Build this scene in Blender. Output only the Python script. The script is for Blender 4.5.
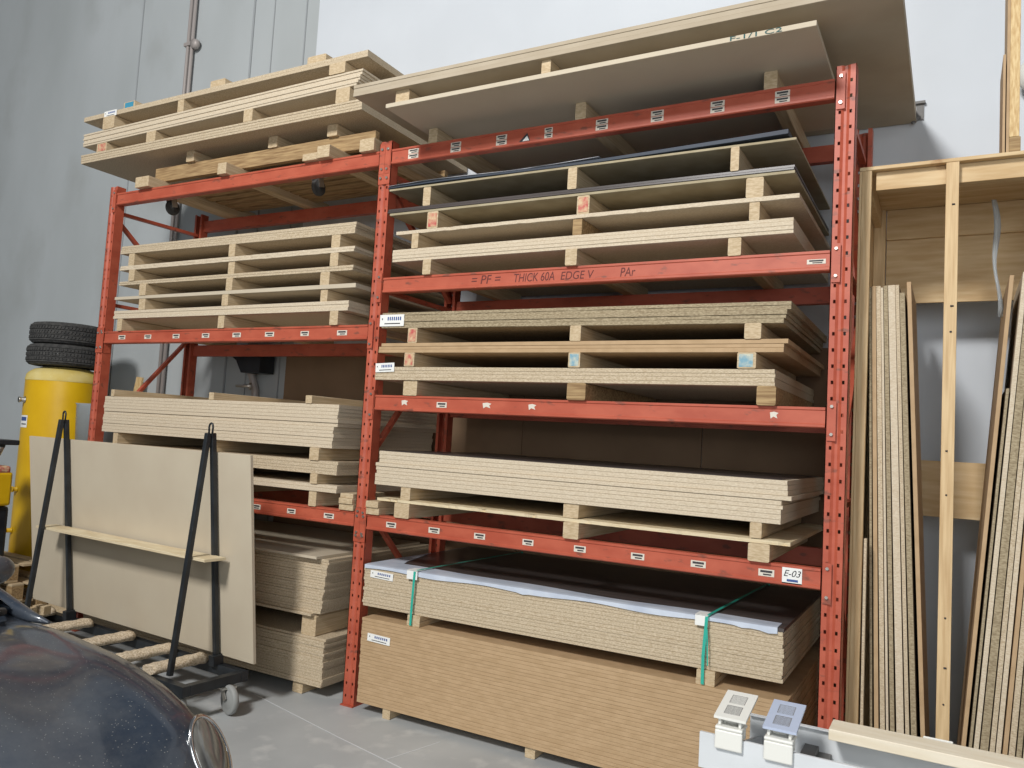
import bpy, bmesh, math, random
from mathutils import Vector, Matrix
from math import radians as R, sin, cos, pi
random.seed(7)
S = bpy.context.scene
C = S.collection
for o in list(bpy.data.objects): bpy.data.objects.remove(o)

# ---------------------------------------------------------------- camera
cd = bpy.data.cameras.new('camera'); cam = bpy.data.objects.new('camera', cd); C.objects.link(cam)
YW, PT, RL = -0.5095875, 0.0695198, 0.0567189
fw = Vector((sin(YW)*cos(PT), cos(YW)*cos(PT), sin(PT)))
r0 = Vector((cos(YW), -sin(YW), 0)); u0 = r0.cross(fw)
rt = r0*cos(RL) + u0*sin(RL); up = u0*cos(RL) - r0*sin(RL)
M3 = Matrix((rt, up, -fw)).transposed()
cam.matrix_world = Matrix.Translation((3.2281, -3.9498, 1.6907)) @ M3.to_4x4()
cd.sensor_fit = 'HORIZONTAL'; cd.sensor_width = 36; cd.lens = 36*794.85/1024
cd.clip_start = 0.02; cd.clip_end = 200
S.camera = cam

# ---------------------------------------------------------------- light
W = bpy.data.worlds.new('world'); S.world = W; W.use_nodes = True
wn = W.node_tree.nodes; wl = W.node_tree.links
bg = wn['Background']; bg.inputs[0].default_value = (0.86, 0.93, 1.0, 1); bg.inputs[1].default_value = 0.135

def area(name, loc, tgt, size, power, col=(1, 1, 1), sy=None):
    l = bpy.data.lights.new(name, 'AREA'); l.energy = power; l.color = col
    l.shape = 'RECTANGLE' if sy else 'SQUARE'; l.size = size
    if sy: l.size_y = sy
    o = bpy.data.objects.new(name, l); C.objects.link(o); o.location = loc
    o.rotation_euler = (Vector(tgt)-Vector(loc)).to_track_quat('-Z', 'Y').to_euler()
    return o
area('skylight_lamp', (0.5, -8.6, 7.9), (0.6, 0, 1.4), 1.6, 1060, (1.0, 0.985, 0.96))
area('bay_door_light', (5.5, -9, 3.2), (0.5, 0, 2.0), 5.0, 290, (0.93, 0.97, 1.0), 4.5)

S.view_settings.view_transform = 'Standard'; S.view_settings.look = 'None'
S.view_settings.exposure = 0.0; S.view_settings.gamma = 1; S.view_settings.use_curve_mapping = False

# ---------------------------------------------------------------- materials
def srgb(r, g, b):
    f = lambda c: (c/255/12.92) if c/255 <= .04045 else ((c/255+.055)/1.055)**2.4
    return (f(r), f(g), f(b), 1)

def mat(name, col, rough=.7, col2=None, scale=20, detail=4, stretch=(1, 1, 1), metal=0, bump=0, lo=.35, hi=.65, coat=0, spec=.5, third=None):
    m = bpy.data.materials.new(name); m.use_nodes = True
    n = m.node_tree.nodes; l = m.node_tree.links; b = n['Principled BSDF']
    b.inputs['Base Color'].default_value = srgb(*col); b.inputs['Roughness'].default_value = rough
    b.inputs['Metallic'].default_value = metal; b.inputs['Specular IOR Level'].default_value = spec
    if coat: b.inputs['Coat Weight'].default_value = coat; b.inputs['Coat Roughness'].default_value = .08
    if col2:
        tc = n.new('ShaderNodeTexCoord'); mp = n.new('ShaderNodeMapping'); mp.inputs['Scale'].default_value = stretch
        oi = n.new('ShaderNodeObjectInfo'); va = n.new('ShaderNodeVectorMath'); va.operation = 'MULTIPLY_ADD'
        cx = n.new('ShaderNodeCombineXYZ')
        for q in range(3): l.new(oi.outputs['Random'], cx.inputs[q])
        l.new(cx.outputs[0], va.inputs[0]); va.inputs[1].default_value = (37.3, 11.7, 23.1) if not name.endswith('wall_paint') and name != 'concrete' else (0, 0, 0)
        l.new(tc.outputs['Object'], va.inputs[2]); l.new(va.outputs[0], mp.inputs[0])
        nz = n.new('ShaderNodeTexNoise'); nz.inputs['Scale'].default_value = scale; nz.inputs['Detail'].default_value = detail
        l.new(mp.outputs[0], nz.inputs['Vector'])
        cr = n.new('ShaderNodeValToRGB'); cr.color_ramp.elements[0].position = lo; cr.color_ramp.elements[1].position = hi
        cr.color_ramp.elements[0].color = srgb(*col2); cr.color_ramp.elements[1].color = srgb(*col)
        l.new(nz.outputs['Fac'], cr.inputs[0]); out = cr.outputs[0]
        if third:                                  # (colour, scale, lo, hi, stretch): a second layer of patches
            tcol, tsc, tlo, thi, tst = third
            mp2 = n.new('ShaderNodeMapping'); mp2.inputs['Scale'].default_value = tst; l.new(tc.outputs['Object'], mp2.inputs[0])
            n2 = n.new('ShaderNodeTexNoise'); n2.inputs['Scale'].default_value = tsc; n2.inputs['Detail'].default_value = 6
            l.new(mp2.outputs[0], n2.inputs['Vector'])
            r2 = n.new('ShaderNodeMapRange'); r2.inputs[1].default_value = tlo; r2.inputs[2].default_value = thi
            l.new(n2.outputs['Fac'], r2.inputs[0])
            mx = n.new('ShaderNodeMix'); mx.data_type = 'RGBA'
            l.new(r2.outputs[0], mx.inputs[0]); l.new(out, mx.inputs[6]); mx.inputs[7].default_value = srgb(*tcol)
            out = mx.outputs[2]
        l.new(out, b.inputs['Base Color'])
        if bump:
            bp = n.new('ShaderNodeBump'); bp.inputs['Strength'].default_value = bump; bp.inputs['Distance'].default_value = .002
            l.new(nz.outputs['Fac'], bp.inputs['Height']); l.new(bp.outputs[0], b.inputs['Normal'])
    return m

MT = {}
MT['chip'] = mat('chipboard', (205, 189, 163), .8, (172, 153, 124), 190, 3, (.45, 1, 1.3), bump=.3)
MT['chipw'] = mat('chipboard_pale', (211, 197, 174), .8, (192, 175, 149), 190, 3, (.45, 1, 1.3), bump=.3)
MT['chipd'] = mat('chipboard_weathered', (174, 159, 130), .85, (134, 118, 92), 130, 4, (.5, 1, 1.3), bump=.4)
MT['mdf'] = mat('mdf', (184, 155, 119), .75, (174, 145, 109), 14, 3)
MT['mdfg'] = mat('mdf_grey', (196, 184, 162), .75, (191, 178, 156), 3, 3)
MT['mdft'] = mat('tan_board', (178, 165, 144), .8, (170, 156, 134), 4, 3)
MT['mdfd'] = mat('dull_fibreboard', (170, 158, 130), .8, (156, 143, 114), 8, 3)
MT['ply'] = mat('plywood', (222, 208, 176), .7, (204, 184, 148), 5, 5, (1, 3, 60))
MT['pale'] = mat('pale_planed_wood', (226, 216, 196), .6, (216, 203, 178), 3, 4, (2, 12, 12))
MT['pine'] = mat('pine', (220, 193, 143), .65, (190, 155, 103), 4, 5, (30, 1, 6))
MT['pinex'] = mat('pine_stud', (214, 186, 142), .65, (192, 160, 116), 4, 5, (20, 20, 1))
MT['lumber'] = mat('sawn_lumber', (202, 182, 150), .75, (178, 155, 121), 7, 5, (6, .6, 20))
MT['oldlum'] = mat('weathered_lumber', (176, 148, 106), .8, (132, 104, 70), 6, 6, (1, 10, 14))
MT['pplank'] = mat('pine_plank', (210, 184, 142), .65, (190, 158, 112), 3, 5, (1.2, 10, 10), third=((150, 105, 62), 4.0, .68, .74, (1, 1, 1)))
MT['lam'] = mat('dark_laminate', (82, 75, 73), .32, (66, 60, 58), 3, 2, (.4, 6, 1))
MT['lamblue'] = mat('blue_black_laminate', (52, 62, 76), .6, (42, 50, 62), 3, 2, (.4, 6, 1))
MT['laml'] = mat('grey_film', (190, 192, 196), .35, (160, 162, 168), 6, 3)
MT['film'] = mat('protective_film', (208, 216, 228), .3, (190, 199, 214), 8, 2)
MT['orange'] = mat('orange_paint', (184, 92, 68), .5, (170, 78, 56), 6, 5, (1, 1, 2), third=((132, 74, 58), 26, .60, .70, (.4, 1, 1)))
MT['steel'] = mat('bolt_steel', (200, 196, 188), .35, metal=.9)
MT['white'] = mat('white_paper', (232, 232, 228), .7)
MT['tag'] = mat('sticker_paper', (214, 206, 192), .7)
MT['ink'] = mat('ink', (56, 54, 56), .7)
MT['blueink'] = mat('blue_ink', (60, 84, 140), .7)
MT['brownink'] = mat('marker', (96, 40, 36), .7)
MT['greenink'] = mat('green_marker', (34, 84, 84), .7)
MT['strap'] = mat('teal_strap', (50, 172, 152), .35)
MT['red'] = mat('red_paint', (186, 84, 80), .7, (206, 178, 140), 30, 3)
MT['bluep'] = mat('blue_paint', (120, 160, 176), .7, (196, 196, 176), 30, 3)
MT['teal'] = mat('teal_paint', (62, 140, 168), .7)
MT['black'] = mat('black_metal', (42, 46, 50), .4, (30, 33, 36), 12, 3, spec=.5)
MT['rubber'] = mat('rubber', (74, 73, 71), .9, (52, 52, 52), 30, 3)
MT['grub'] = mat('grey_rubber', (150, 152, 150), .6)
MT['yellow'] = mat('yellow_paint', (226, 182, 24), .38, (214, 168, 16), 3, 3)
MT['dust'] = mat('dusty_yellow', (214, 196, 130), .8, (206, 180, 90), 5, 4)
MT['carpet'] = mat('beige_carpet', (222, 206, 182), .95, (168, 148, 120), 90, 4, bump=.8)
MT['wplas'] = mat('white_plastic', (218, 217, 210), .4)
MT['bplas'] = mat('bluegrey_plastic', (172, 182, 202), .4)
MT['gplas'] = mat('grey_insert', (112, 110, 108), .6)
MT['wmetal'] = mat('white_metal', (205, 208, 210), .4, (196, 199, 201), 6, 2)
MT['cart'] = mat('red_brown_print', (120, 70, 60), .7)
MT['panel'] = mat('brown_panel', (138, 112, 86), .75, (128, 103, 78), 3, 3)

def m_floor():
    m = mat('concrete', (178, 181, 181), .55, (160, 163, 164), 1.7, 7, lo=.3, hi=.7, third=((196, 197, 195), 5.0, .55, .75, (1, 1, 1)))
    return m
MT['floor'] = m_floor()
MT['wall'] = mat('white_wall_paint', (208, 213, 219), .7, (201, 206, 212), 1.2, 5, third=((200, 200, 200), 9, .72, .78, (1, 1, .6)))
MT['wallg'] = mat('grey_wall_paint', (180, 185, 187), .75, (168, 173, 174), .8, 6, (1, 1, .5), third=((158, 161, 160), 1.3, .55, .8, (1, 1, .7)))
MT['seam'] = mat('seam', (150, 154, 156), .8)
MT['pipe'] = mat('painted_conduit', (168, 160, 156), .5, metal=.2)
def m_clear():
    m = bpy.data.materials.new('clear_plastic'); m.use_nodes = True
    b = m.node_tree.nodes['Principled BSDF']; b.inputs['Base Color'].default_value = (.62, .67, .70, 1)
    b.inputs['Transmission Weight'].default_value = .6; b.inputs['Roughness'].default_value = .25; b.inputs['IOR'].default_value = 1.15
    return m
MT['clear'] = m_clear()
def m_glass():
    m = bpy.data.materials.new('glass'); m.use_nodes = True
    b = m.node_tree.nodes['Principled BSDF']; b.inputs['Base Color'].default_value = (.75, .85, .88, 1)
    b.inputs['Transmission Weight'].default_value = .9; b.inputs['Roughness'].default_value = .03; b.inputs['IOR'].default_value = 1.3
    return m
MT['glass'] = m_glass()
def m_car():
    m = mat('midnight_blue_paint', (22, 40, 60), .36, (17, 32, 50), 3, 3, metal=.2, coat=1)
    n = m.node_tree.nodes; l = m.node_tree.links; b = n['Principled BSDF']
    tc = n['Texture Coordinate']
    v = n.new('ShaderNodeTexVoronoi'); v.inputs['Scale'].default_value = 85; l.new(tc.outputs['Object'], v.inputs['Vector'])
    lt = n.new('ShaderNodeMath'); lt.operation = 'LESS_THAN'; lt.inputs[1].default_value = .15; l.new(v.outputs['Distance'], lt.inputs[0])
    # only some cells carry a speck of dust
    sp = n.new('ShaderNodeSeparateColor'); l.new(v.outputs['Color'], sp.inputs[0])
    g = n.new('ShaderNodeMath'); g.operation = 'GREATER_THAN'; g.inputs[1].default_value = .35; l.new(sp.outputs[0], g.inputs[0])
    mu = n.new('ShaderNodeMath'); mu.operation = 'MULTIPLY'; l.new(lt.outputs[0], mu.inputs[0]); l.new(g.outputs[0], mu.inputs[1])
    nz = n.new('ShaderNodeTexNoise'); nz.inputs['Scale'].default_value = 2.2; nz.inputs['Detail'].default_value = 8; nz.inputs['Roughness'].default_value = .7
    l.new(tc.outputs['Object'], nz.inputs['Vector'])
    mr = n.new('ShaderNodeMapRange'); mr.inputs[1].default_value = .38; mr.inputs[2].default_value = .8; mr.inputs[3].default_value = .05; mr.inputs[4].default_value = .34
    l.new(nz.outputs['Fac'], mr.inputs[0])
    ad = n.new('ShaderNodeMath'); ad.operation = 'MAXIMUM'; mh = n.new('ShaderNodeMath'); mh.operation = 'MULTIPLY'; mh.inputs[1].default_value = .6
    l.new(mu.outputs[0], mh.inputs[0]); l.new(mh.outputs[0], ad.inputs[0]); l.new(mr.outputs[0], ad.inputs[1])
    src = b.inputs['Base Color'].links[0].from_socket
    mx = n.new('ShaderNodeMix'); mx.data_type = 'RGBA'; l.new(ad.outputs[0], mx.inputs[0]); l.new(src, mx.inputs[6]); mx.inputs[7].default_value = srgb(150, 150, 146)
    l.new(mx.outputs[2], b.inputs['Base Color'])
    cw = n.new('ShaderNodeMapRange'); cw.inputs[3].default_value = .75; cw.inputs[4].default_value = .1
    l.new(ad.outputs[0], cw.inputs[0]); l.new(cw.outputs[0], b.inputs['Coat Weight'])
    return m
MT['car'] = m_car()
MT['chrome'] = mat('chrome', (210, 210, 210), .12, metal=1)
MT['lens'] = mat('headlamp_glass', (120, 118, 112), .12, (70, 68, 66), 5, 3, (1, 6, 2), metal=.3, coat=1)

# ---------------------------------------------------------------- mesh helpers
def box(bm, x0, x1, y0, y1, z0, z1, mi=0, zr=None):
    """axis box; zr = (z0,z1) at the x1 end when the box tilts along x"""
    a, b = (z0, z1) if zr is None else zr
    v = [bm.verts.new(p) for p in ((x0, y0, z0), (x1, y0, a), (x1, y1, a), (x0, y1, z0), (x0, y0, z1), (x1, y0, b), (x1, y1, b), (x0, y1, z1))]
    for f in ((0, 3, 2, 1), (4, 5, 6, 7), (0, 1, 5, 4), (1, 2, 6, 5), (2, 3, 7, 6), (3, 0, 4, 7)):
        bm.faces.new([v[i] for i in f]).material_index = mi
    return v
def bar(bm, a, b, w, d, upv=(0, 0, 1), mi=0):
    """rectangular bar from a to b, w across, d along upv-ish"""
    a = Vector(a); b = Vector(b); t = (b-a).normalized(); s = t.cross(Vector(upv))
    if s.length < 1e-4: s = t.cross(Vector((0, 1, 0)))
    s.normalize(); u = s.cross(t)
    c = [s*w/2+u*d/2, -s*w/2+u*d/2, -s*w/2-u*d/2, s*w/2-u*d/2]
    v = [bm.verts.new(a+k) for k in c] + [bm.verts.new(b+k) for k in c]
    for f in ((0, 1, 2, 3), (7, 6, 5, 4), (0, 4, 5, 1), (1, 5, 6, 2), (2, 6, 7, 3), (3, 7, 4, 0)):
        bm.faces.new([v[i] for i in f]).material_index = mi
def tube(bm, pts, rad, n=12, mi=0, cap=True):
    pts = [Vector(p) for p in pts]; rings = []
    pu = None
    for i, p in enumerate(pts):
        t = (pts[min(i+1, len(pts)-1)]-pts[max(i-1, 0)]).normalized()
        if pu is None:
            pu = t.cross(Vector((0, 0, 1)))
            if pu.length < 1e-3: pu = t.cross(Vector((0, 1, 0)))
        s = (pu - t*pu.dot(t)).normalized(); pu = s; q = t.cross(s)
        r = rad[i] if isinstance(rad, (list, tuple)) else rad
        rings.append([bm.verts.new(p+s*r*cos(2*pi*k/n)+q*r*sin(2*pi*k/n)) for k in range(n)])
    for a, b in zip(rings, rings[1:]):
        for k in range(n):
            f = bm.faces.new((a[k], a[(k+1) % n], b[(k+1) % n], b[k])); f.smooth = True; f.material_index = mi
    if cap:
        bm.faces.new(rings[0][::-1]).material_index = mi; bm.faces.new(rings[-1]).material_index = mi
def lathe(bm, prof, n=48, c=(0, 0, 0), axis='z', mi=0, smooth=True):
    rings = []
    for r, h in prof:
        ring = []
        for k in range(n):
            a = 2*pi*k/n
            p = {'z': (r*cos(a), r*sin(a), h), 'x': (h, r*cos(a), r*sin(a)), 'y': (r*cos(a), h, r*sin(a))}[axis]
            ring.append(bm.verts.new(Vector(c)+Vector(p)))
        rings.append(ring)
    for a, b in zip(rings, rings[1:]):
        for k in range(n):
            f = bm.faces.new((a[k], a[(k+1) % n], b[(k+1) % n], b[k])); f.smooth = smooth; f.material_index = mi
    return rings
def link(name, bm, mats, parent=None, loc=None, bevel=0):
    bmesh.ops.recalc_face_normals(bm, faces=bm.faces[:])
    me = bpy.data.meshes.new(name); bm.to_mesh(me); bm.free()
    for m in (mats if isinstance(mats, (list, tuple)) else [mats]): me.materials.append(MT[m])
    o = bpy.data.objects.new(name, me); C.objects.link(o)
    if parent: o.parent = parent
    if loc: o.location = loc
    if bevel:
        b = o.modifiers.new('bevel', 'BEVEL'); b.width = bevel; b.segments = 2; b.limit_method = 'ANGLE'
    return o
def tag(o, label, cat, group=None, kind=None):
    o['label'] = label; o['category'] = cat
    if group: o['group'] = group
    if kind: o['kind'] = kind
    return o
def root(name, loc, label, cat, group=None, rz=0):
    o = bpy.data.objects.new(name, None); C.objects.link(o); o.location = loc; o.rotation_euler = (0, 0, rz)
    return tag(o, label, cat, group)
def struct(name, bm, m):
    o = link(name, bm, m); o['kind'] = 'structure'; return o
def NB(): return bmesh.new()
def text_part(name, s, size, mname, parent, loc, rot=(pi/2, 0, 0), sx=1, ext=.0006, shear=0):
    cu = bpy.data.curves.new(name, 'FONT'); cu.body = s; cu.size = size; cu.extrude = ext; cu.shear = shear
    t = bpy.data.objects.new(name, cu); C.objects.link(t)
    bpy.context.view_layer.update()
    me = bpy.data.meshes.new_from_object(t.evaluated_get(bpy.context.evaluated_depsgraph_get()))
    bpy.data.objects.remove(t)
    o = bpy.data.objects.new(name, me); me.materials.clear(); me.materials.append(MT[mname]); C.objects.link(o)
    o.location = loc; o.rotation_euler = rot; o.scale = (sx, 1, 1); o.parent = parent
    return o

# ---------------------------------------------------------------- the setting
WY = 1.26
b = NB(); box(b, -11, 9, -10, 1.46, -.2, 0); fl = struct('floor', b, 'floor')
b = NB(); box(b, -1.936, 9, WY, WY+.2, 0, 8.5); struct('wall_back', b, 'wall')
b = NB(); box(b, -11, -1.936, WY, WY+.2, 0, 8.5); struct('wall_left', b, 'wallg')
for i, (x, w) in enumerate(((-4.50, .014), (-2.78, .02), (-2.506, .012), (-2.087, .014))):
    b = NB(); tube(b, [(x+.0, WY-w*.3, 0.02), (x, WY-w*.3, 8.5)], w/2, 8); struct('trim_%d' % (i+1), b, 'seam')
# saw-cut joints in the slab
for i, (p, q) in enumerate((((.302, -.425), (.681, -.511)), ((.681, -.511), (2.6, -.98)), ((.681, -.511), (.77, -.136)), ((.302, -.425), (-.6, -.2)))):
    b = NB(); bar(b, (p[0], p[1], .0008), (q[0], q[1], .0008), .006, .0012); struct('trim_%d' % (i+5), b, 'wmetal')

# twin conduit on the wall
b = NB()
for dx in (-.03, .03): tube(b, [(-3.64+dx, WY-.04, 0), (-3.64+dx, WY-.04, 8.5)], .019, 10)
cp = tag(link('wall_conduit', b, 'pipe'), 'pair of thin grey conduits running up the wall left of the rack', 'pipe')
b = NB()
for z in (1.2, 3.2, 5.5):
    box(b, -3.71, -3.57, WY-.065, WY-.005, z, z+.035)
link('pipe_clamp', b, 'pipe', cp)
b = NB(); lathe(b, [(0, -.05), (.045, -.05), (.05, -.02), (.05, .0), (0, 0)], 16, (-3.55, WY-.03, 5.5), 'y'); link('junction_box', b, 'pipe', cp)

# ---------------------------------------------------------------- pallet rack
PX = (-2.80, -.005, 2.752); PWD = .092; PDP = .07; PT_ = 3.565; DEP = .905
rack = root('pallet_rack', (0, 0, 0), 'orange steel two-bay pallet rack holding piles of sheets against the wall', 'storage rack')
rack.location = (0, 0, 0)
def post_mesh(back=False):
    """lipped channel with two rows of real punched slots in its face"""
    bm = NB(); h = PWD/2
    xs = [-h, -.030, -.019, -.006, .006, .019, .030, h]
    pit = .0762; zs = [0]
    z = .05
    while z + .03 < PT_:
        zs += [z, z+.017]; z += pit
    zs.append(PT_)
    ygr = lambda i: .009 if i in (3, 4) else 0
    g = [[bm.verts.new((x, ygr(i), z)) for i, x in enumerate(xs)] for z in zs]
    for j in range(len(zs)-1):
        for i in range(len(xs)-1):
            if i in (1, 5) and j % 2 == 1: 
                # slot: short inner walls only
                q = [g[j][i], g[j][i+1], g[j+1][i+1], g[j+1][i]]
                p = [bm.verts.new(v.co+Vector((0, .004, 0))) for v in q]
                for k in range(4): bm.faces.new((q[k], q[(k+1) % 4], p[(k+1) % 4], p[k]))
                continue
            bm.faces.new((g[j][i], g[j][i+1], g[j+1][i+1], g[j+1][i]))
    for s in (-1, 1):
        xo = s*h; xi = s*(h-.003)
        box(bm, min(xo, xi), max(xo, xi), 0, PDP, 0, PT_)
        xo2 = s*(h-.022); box(bm, min(xo, xo2), max(xo, xo2), PDP, PDP+.003, 0, PT_)
    return bm
def post(x, yfront, flip):
    bm = post_mesh()
    # slots on the inner flanges: dark-looking recess discs are real short pockets
    o = link('upright_post', bm, 'orange', rack, (x, yfront, 0))
    if flip: o.rotation_euler = (0, 0, pi)
    fb = NB(); box(fb, -.0485, .0485, -.018, .092, 0, .008); f = link('foot_plate', fb, 'orange', o)
    return o
posts = []
for x in PX:
    posts.append(post(x, -.002, False)); post(x, DEP, True)
    fr = []
    for a, c in (((.07, 3.36), (DEP-.07, 3.37)), ((.07, 3.28), (DEP-.07, 2.66)), ((.07, 2.60), (DEP-.07, 2.60)), ((DEP-.07, 2.42), (.07, 1.56)),
                 ((.07, 1.46), (DEP-.07, 1.46)), ((.07, 1.2), (DEP-.07, .46)), ((.07, .16), (DEP-.07, .16))):
        bm = NB(); bar(bm, (x, a[0], a[1]), (x, c[0], c[1]), .026, .036, (1, 0, 0)); link('brace', bm, 'orange', rack)
# splice sleeves with bolts on the front posts
for x, z0, z1 in ((PX[1], 1.0, 1.20), (PX[0], 2.20, 2.40), (PX[1], 3.28, 3.55)):
    bm = NB(); h = PWD/2+.004
    box(bm, x-h, x+h, -.007, -.0025, z0, z1); box(bm, x+h-.004, x+h, -.007, .06, z0, z1); box(bm, x-h, x-h+.004, -.007, .06, z0, z1)
    s = link('splice_sleeve', bm, 'orange', rack)
    bm = NB()
    for dx in (-.025, .025):
        for zz in (z0+.04, z1-.04): tube(bm, [(x+dx, -.007, zz), (x+dx, -.016, zz)], .009, 6)
    link('bolt', bm, 'steel', s)

def beam_profile(bm, x0, x1, yf, z1, h=.097, d=.055, back=False):
    s = 1 if not back else -1
    pr = [(0, z1), (d, z1), (d, z1-h), (.006, z1-h), (.0, z1-h+.005), (.0, z1-h+.016), (.005, z1-h+.02), (.005, z1-.016), (0, z1-.012)]
    A = [bm.verts.new((x0, yf+s*y, z)) for y, z in pr]; B = [bm.verts.new((x1, yf+s*y, z)) for y, z in pr]
    n = len(pr)
    for k in range(n): bm.faces.new((A[k], A[(k+1) % n], B[(k+1) % n], B[k]))
    bm.faces.new(A); bm.faces.new(B[::-1])
def sticker(bm, x0, x1, z0, z1, y, kind=0):
    """paper label with printed bars, all in one mesh (material 0 paper, 1 ink, 2 blue ink)"""
    box(bm, x0, x1, y-.0015, y, z0, z1, 0)
    w = x1-x0; hh = z1-z0
    if kind == 0:
        box(bm, x0+w*.12, x1-w*.12, y-.0022, y-.0014, z0+hh*.52, z1-hh*.16, 1)
        box(bm, x0+w*.3, x1-w*.18, y-.0022, y-.0014, z0+hh*.16, z0+hh*.36, 1)
    elif kind == 2:                                 # shipping label
        for k in range(7): box(bm, x0+w*(.32+k*.085), x0+w*(.37+k*.085), y-.0022, y-.0014, z0+hh*.5, z1-hh*.2, 2)
        box(bm, x0+w*.08, x0+w*.12, y-.0022, y-.0014, z0+hh*.55, z1-hh*.3, 1)
        box(bm, x0+w*.2, x1-w*.15, y-.0022, y-.0014, z0+hh*.18, z0+hh*.27, 1)
BH = .097
def beam(x0, x1, z, stickers=(), back=False, pairs=False):
    bm = NB()
    yf = -.006 if not back else DEP+.004
    beam_profile(bm, x0+.004, x1-.004, yf, z, back=back)
    o = link('beam', bm, 'orange', rack)
    if not back:
        for sx, ex in ((1, x0), (-1, x1)):
            c = NB(); a = ex-sx*.044; e = ex-sx*.006
            box(c, min(a, e), max(a, e), -.0095, -.005, z-.155, z+.03)
            link('connector_plate', c, 'orange', o)
            for zz in (z+.005, z-.125):
                c = NB(); tube(c, [(ex-sx*.025, -.0095, zz), (ex-sx*.025, -.018, zz)], .008, 6); link('bolt', c, 'steel', o)
    for (a, c_) in stickers:
        s = NB()
        yy = yf+.0045
        if pairs:
            sticker(s, a, c_, z-BH*.48, z-BH*.18, yy); sticker(s, a, c_, z-BH*.82, z-BH*.52, yy)
        else:
            sticker(s, a, c_, z-BH*.68, z-BH*.34, yy)
        link('sticker', s, ['tag', 'ink', 'blueink'], o)
    return o
HB = PWD/2
RX = (PX[1]+HB, PX[2]-HB); LX = (PX[0]+HB, PX[1]-HB)
bt = beam(*RX, 3.504, [(.175, .254), (.497, .571), (.821, .893), (1.143, 1.194), (1.462, 1.534), (1.782, 1.852), (2.103, 2.175), (2.425, 2.496)], pairs=True)
s = NB(); v = [s.verts.new(p) for p in ((.975, -.0035, 3.425), (1.051, -.0035, 3.425), (1.03, -.0035, 3.475))]; s.faces.new(v)
v2 = [s.verts.new((p.co.x, -.0015, p.co.z)) for p in v]; s.faces.new(v2)
for k in range(3): s.faces.new((v[k], v[(k+1) % 3], v2[(k+1) % 3], v2[k]))
w = [s.verts.new(p) for p in ((1.0, -.0042, 3.428), (1.045, -.0042, 3.428), (1.03, -.0042, 3.458))]; f_ = s.faces.new(w); f_.material_index = 1
link('triangle_sticker', s, ['ink', 'white'], bt)
b2 = beam(*RX, 2.667)
s = NB(); sticker(s, 2.60, 2.685, 2.605, 2.628, -.0015); link('sticker', s, ['tag', 'ink', 'blueink'], b2)
for t, x, ln, sz in (('= PF =', .70, .2, .075), ('THICK 60A', .99, .26, .07), ('EDGE V', 1.29, .2, .065), ('PAr', 1.645, .085, .07)):
    o = text_part('handwriting', t, sz, 'brownink', b2, (x, -.0018, 2.595), ext=.0004, shear=.15)
    wd = max(v.co.x for v in o.data.vertices)-min(v.co.x for v in o.data.vertices); o.scale = (ln/wd, 1, 1)
b3 = beam(*RX, 1.922, [(.513, .585)])
for x, w_ in ((.834, .06), (1.135, .05), (2.452, .04), (.25, .05)):
    s = NB(); vs = [s.verts.new((x+dx*w_, -.0022, 1.875+dz*.02)) for dx, dz in ((0, .8), (.5, 1), (1, .7), (.75, .2), (.9, -.6), (.4, -.2), (.1, -.7))]
    s.faces.new(vs); vs2 = [s.verts.new(v.co+Vector((0, .001, 0))) for v in vs]; s.faces.new(vs2[::-1])
    for k in range(7): s.faces.new((vs[k], vs2[k], vs2[(k+1) % 7], vs[(k+1) % 7]))
    link('torn_sticker', s, 'tag', b3)
b4 = beam(*RX, 1.178, [(.196, .271), (.512, .59), (.83, .903), (1.146, 1.214), (1.459, 1.528), (1.782, 1.854), (2.096, 2.171), (2.424, 2.497)])
s = NB(); box(s, 2.533, 2.622, -.006, -.0015, 1.092, 1.166); sg = link('bay_sign', s, 'white', b4)
text_part('bay_number', 'E-03', .042, 'ink', b4, (2.538, -.0065, 1.126), shear=.3)
s = NB(); box(s, 2.555, 2.605, -.0068, -.0055, 1.102, 1.113); link('sign_print', s, 'blueink', b4)
LXs = [(-2.57, -2.487), (-2.253, -2.174), (-1.925, -1.85), (-1.603, -1.525), (-1.283, -1.2), (-.962, -.876), (-.63, -.556), (-.309, -.225)]
beam(*LX, 3.504)
beam(*LX, 2.37, LXs)
beam(*LX, 1.185, LXs)
for z in (3.504, 2.667, 1.922, 1.178): beam(*RX, z, back=True)
for z in (3.504, 2.37, 1.185): beam(*LX, z, back=True)

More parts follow.
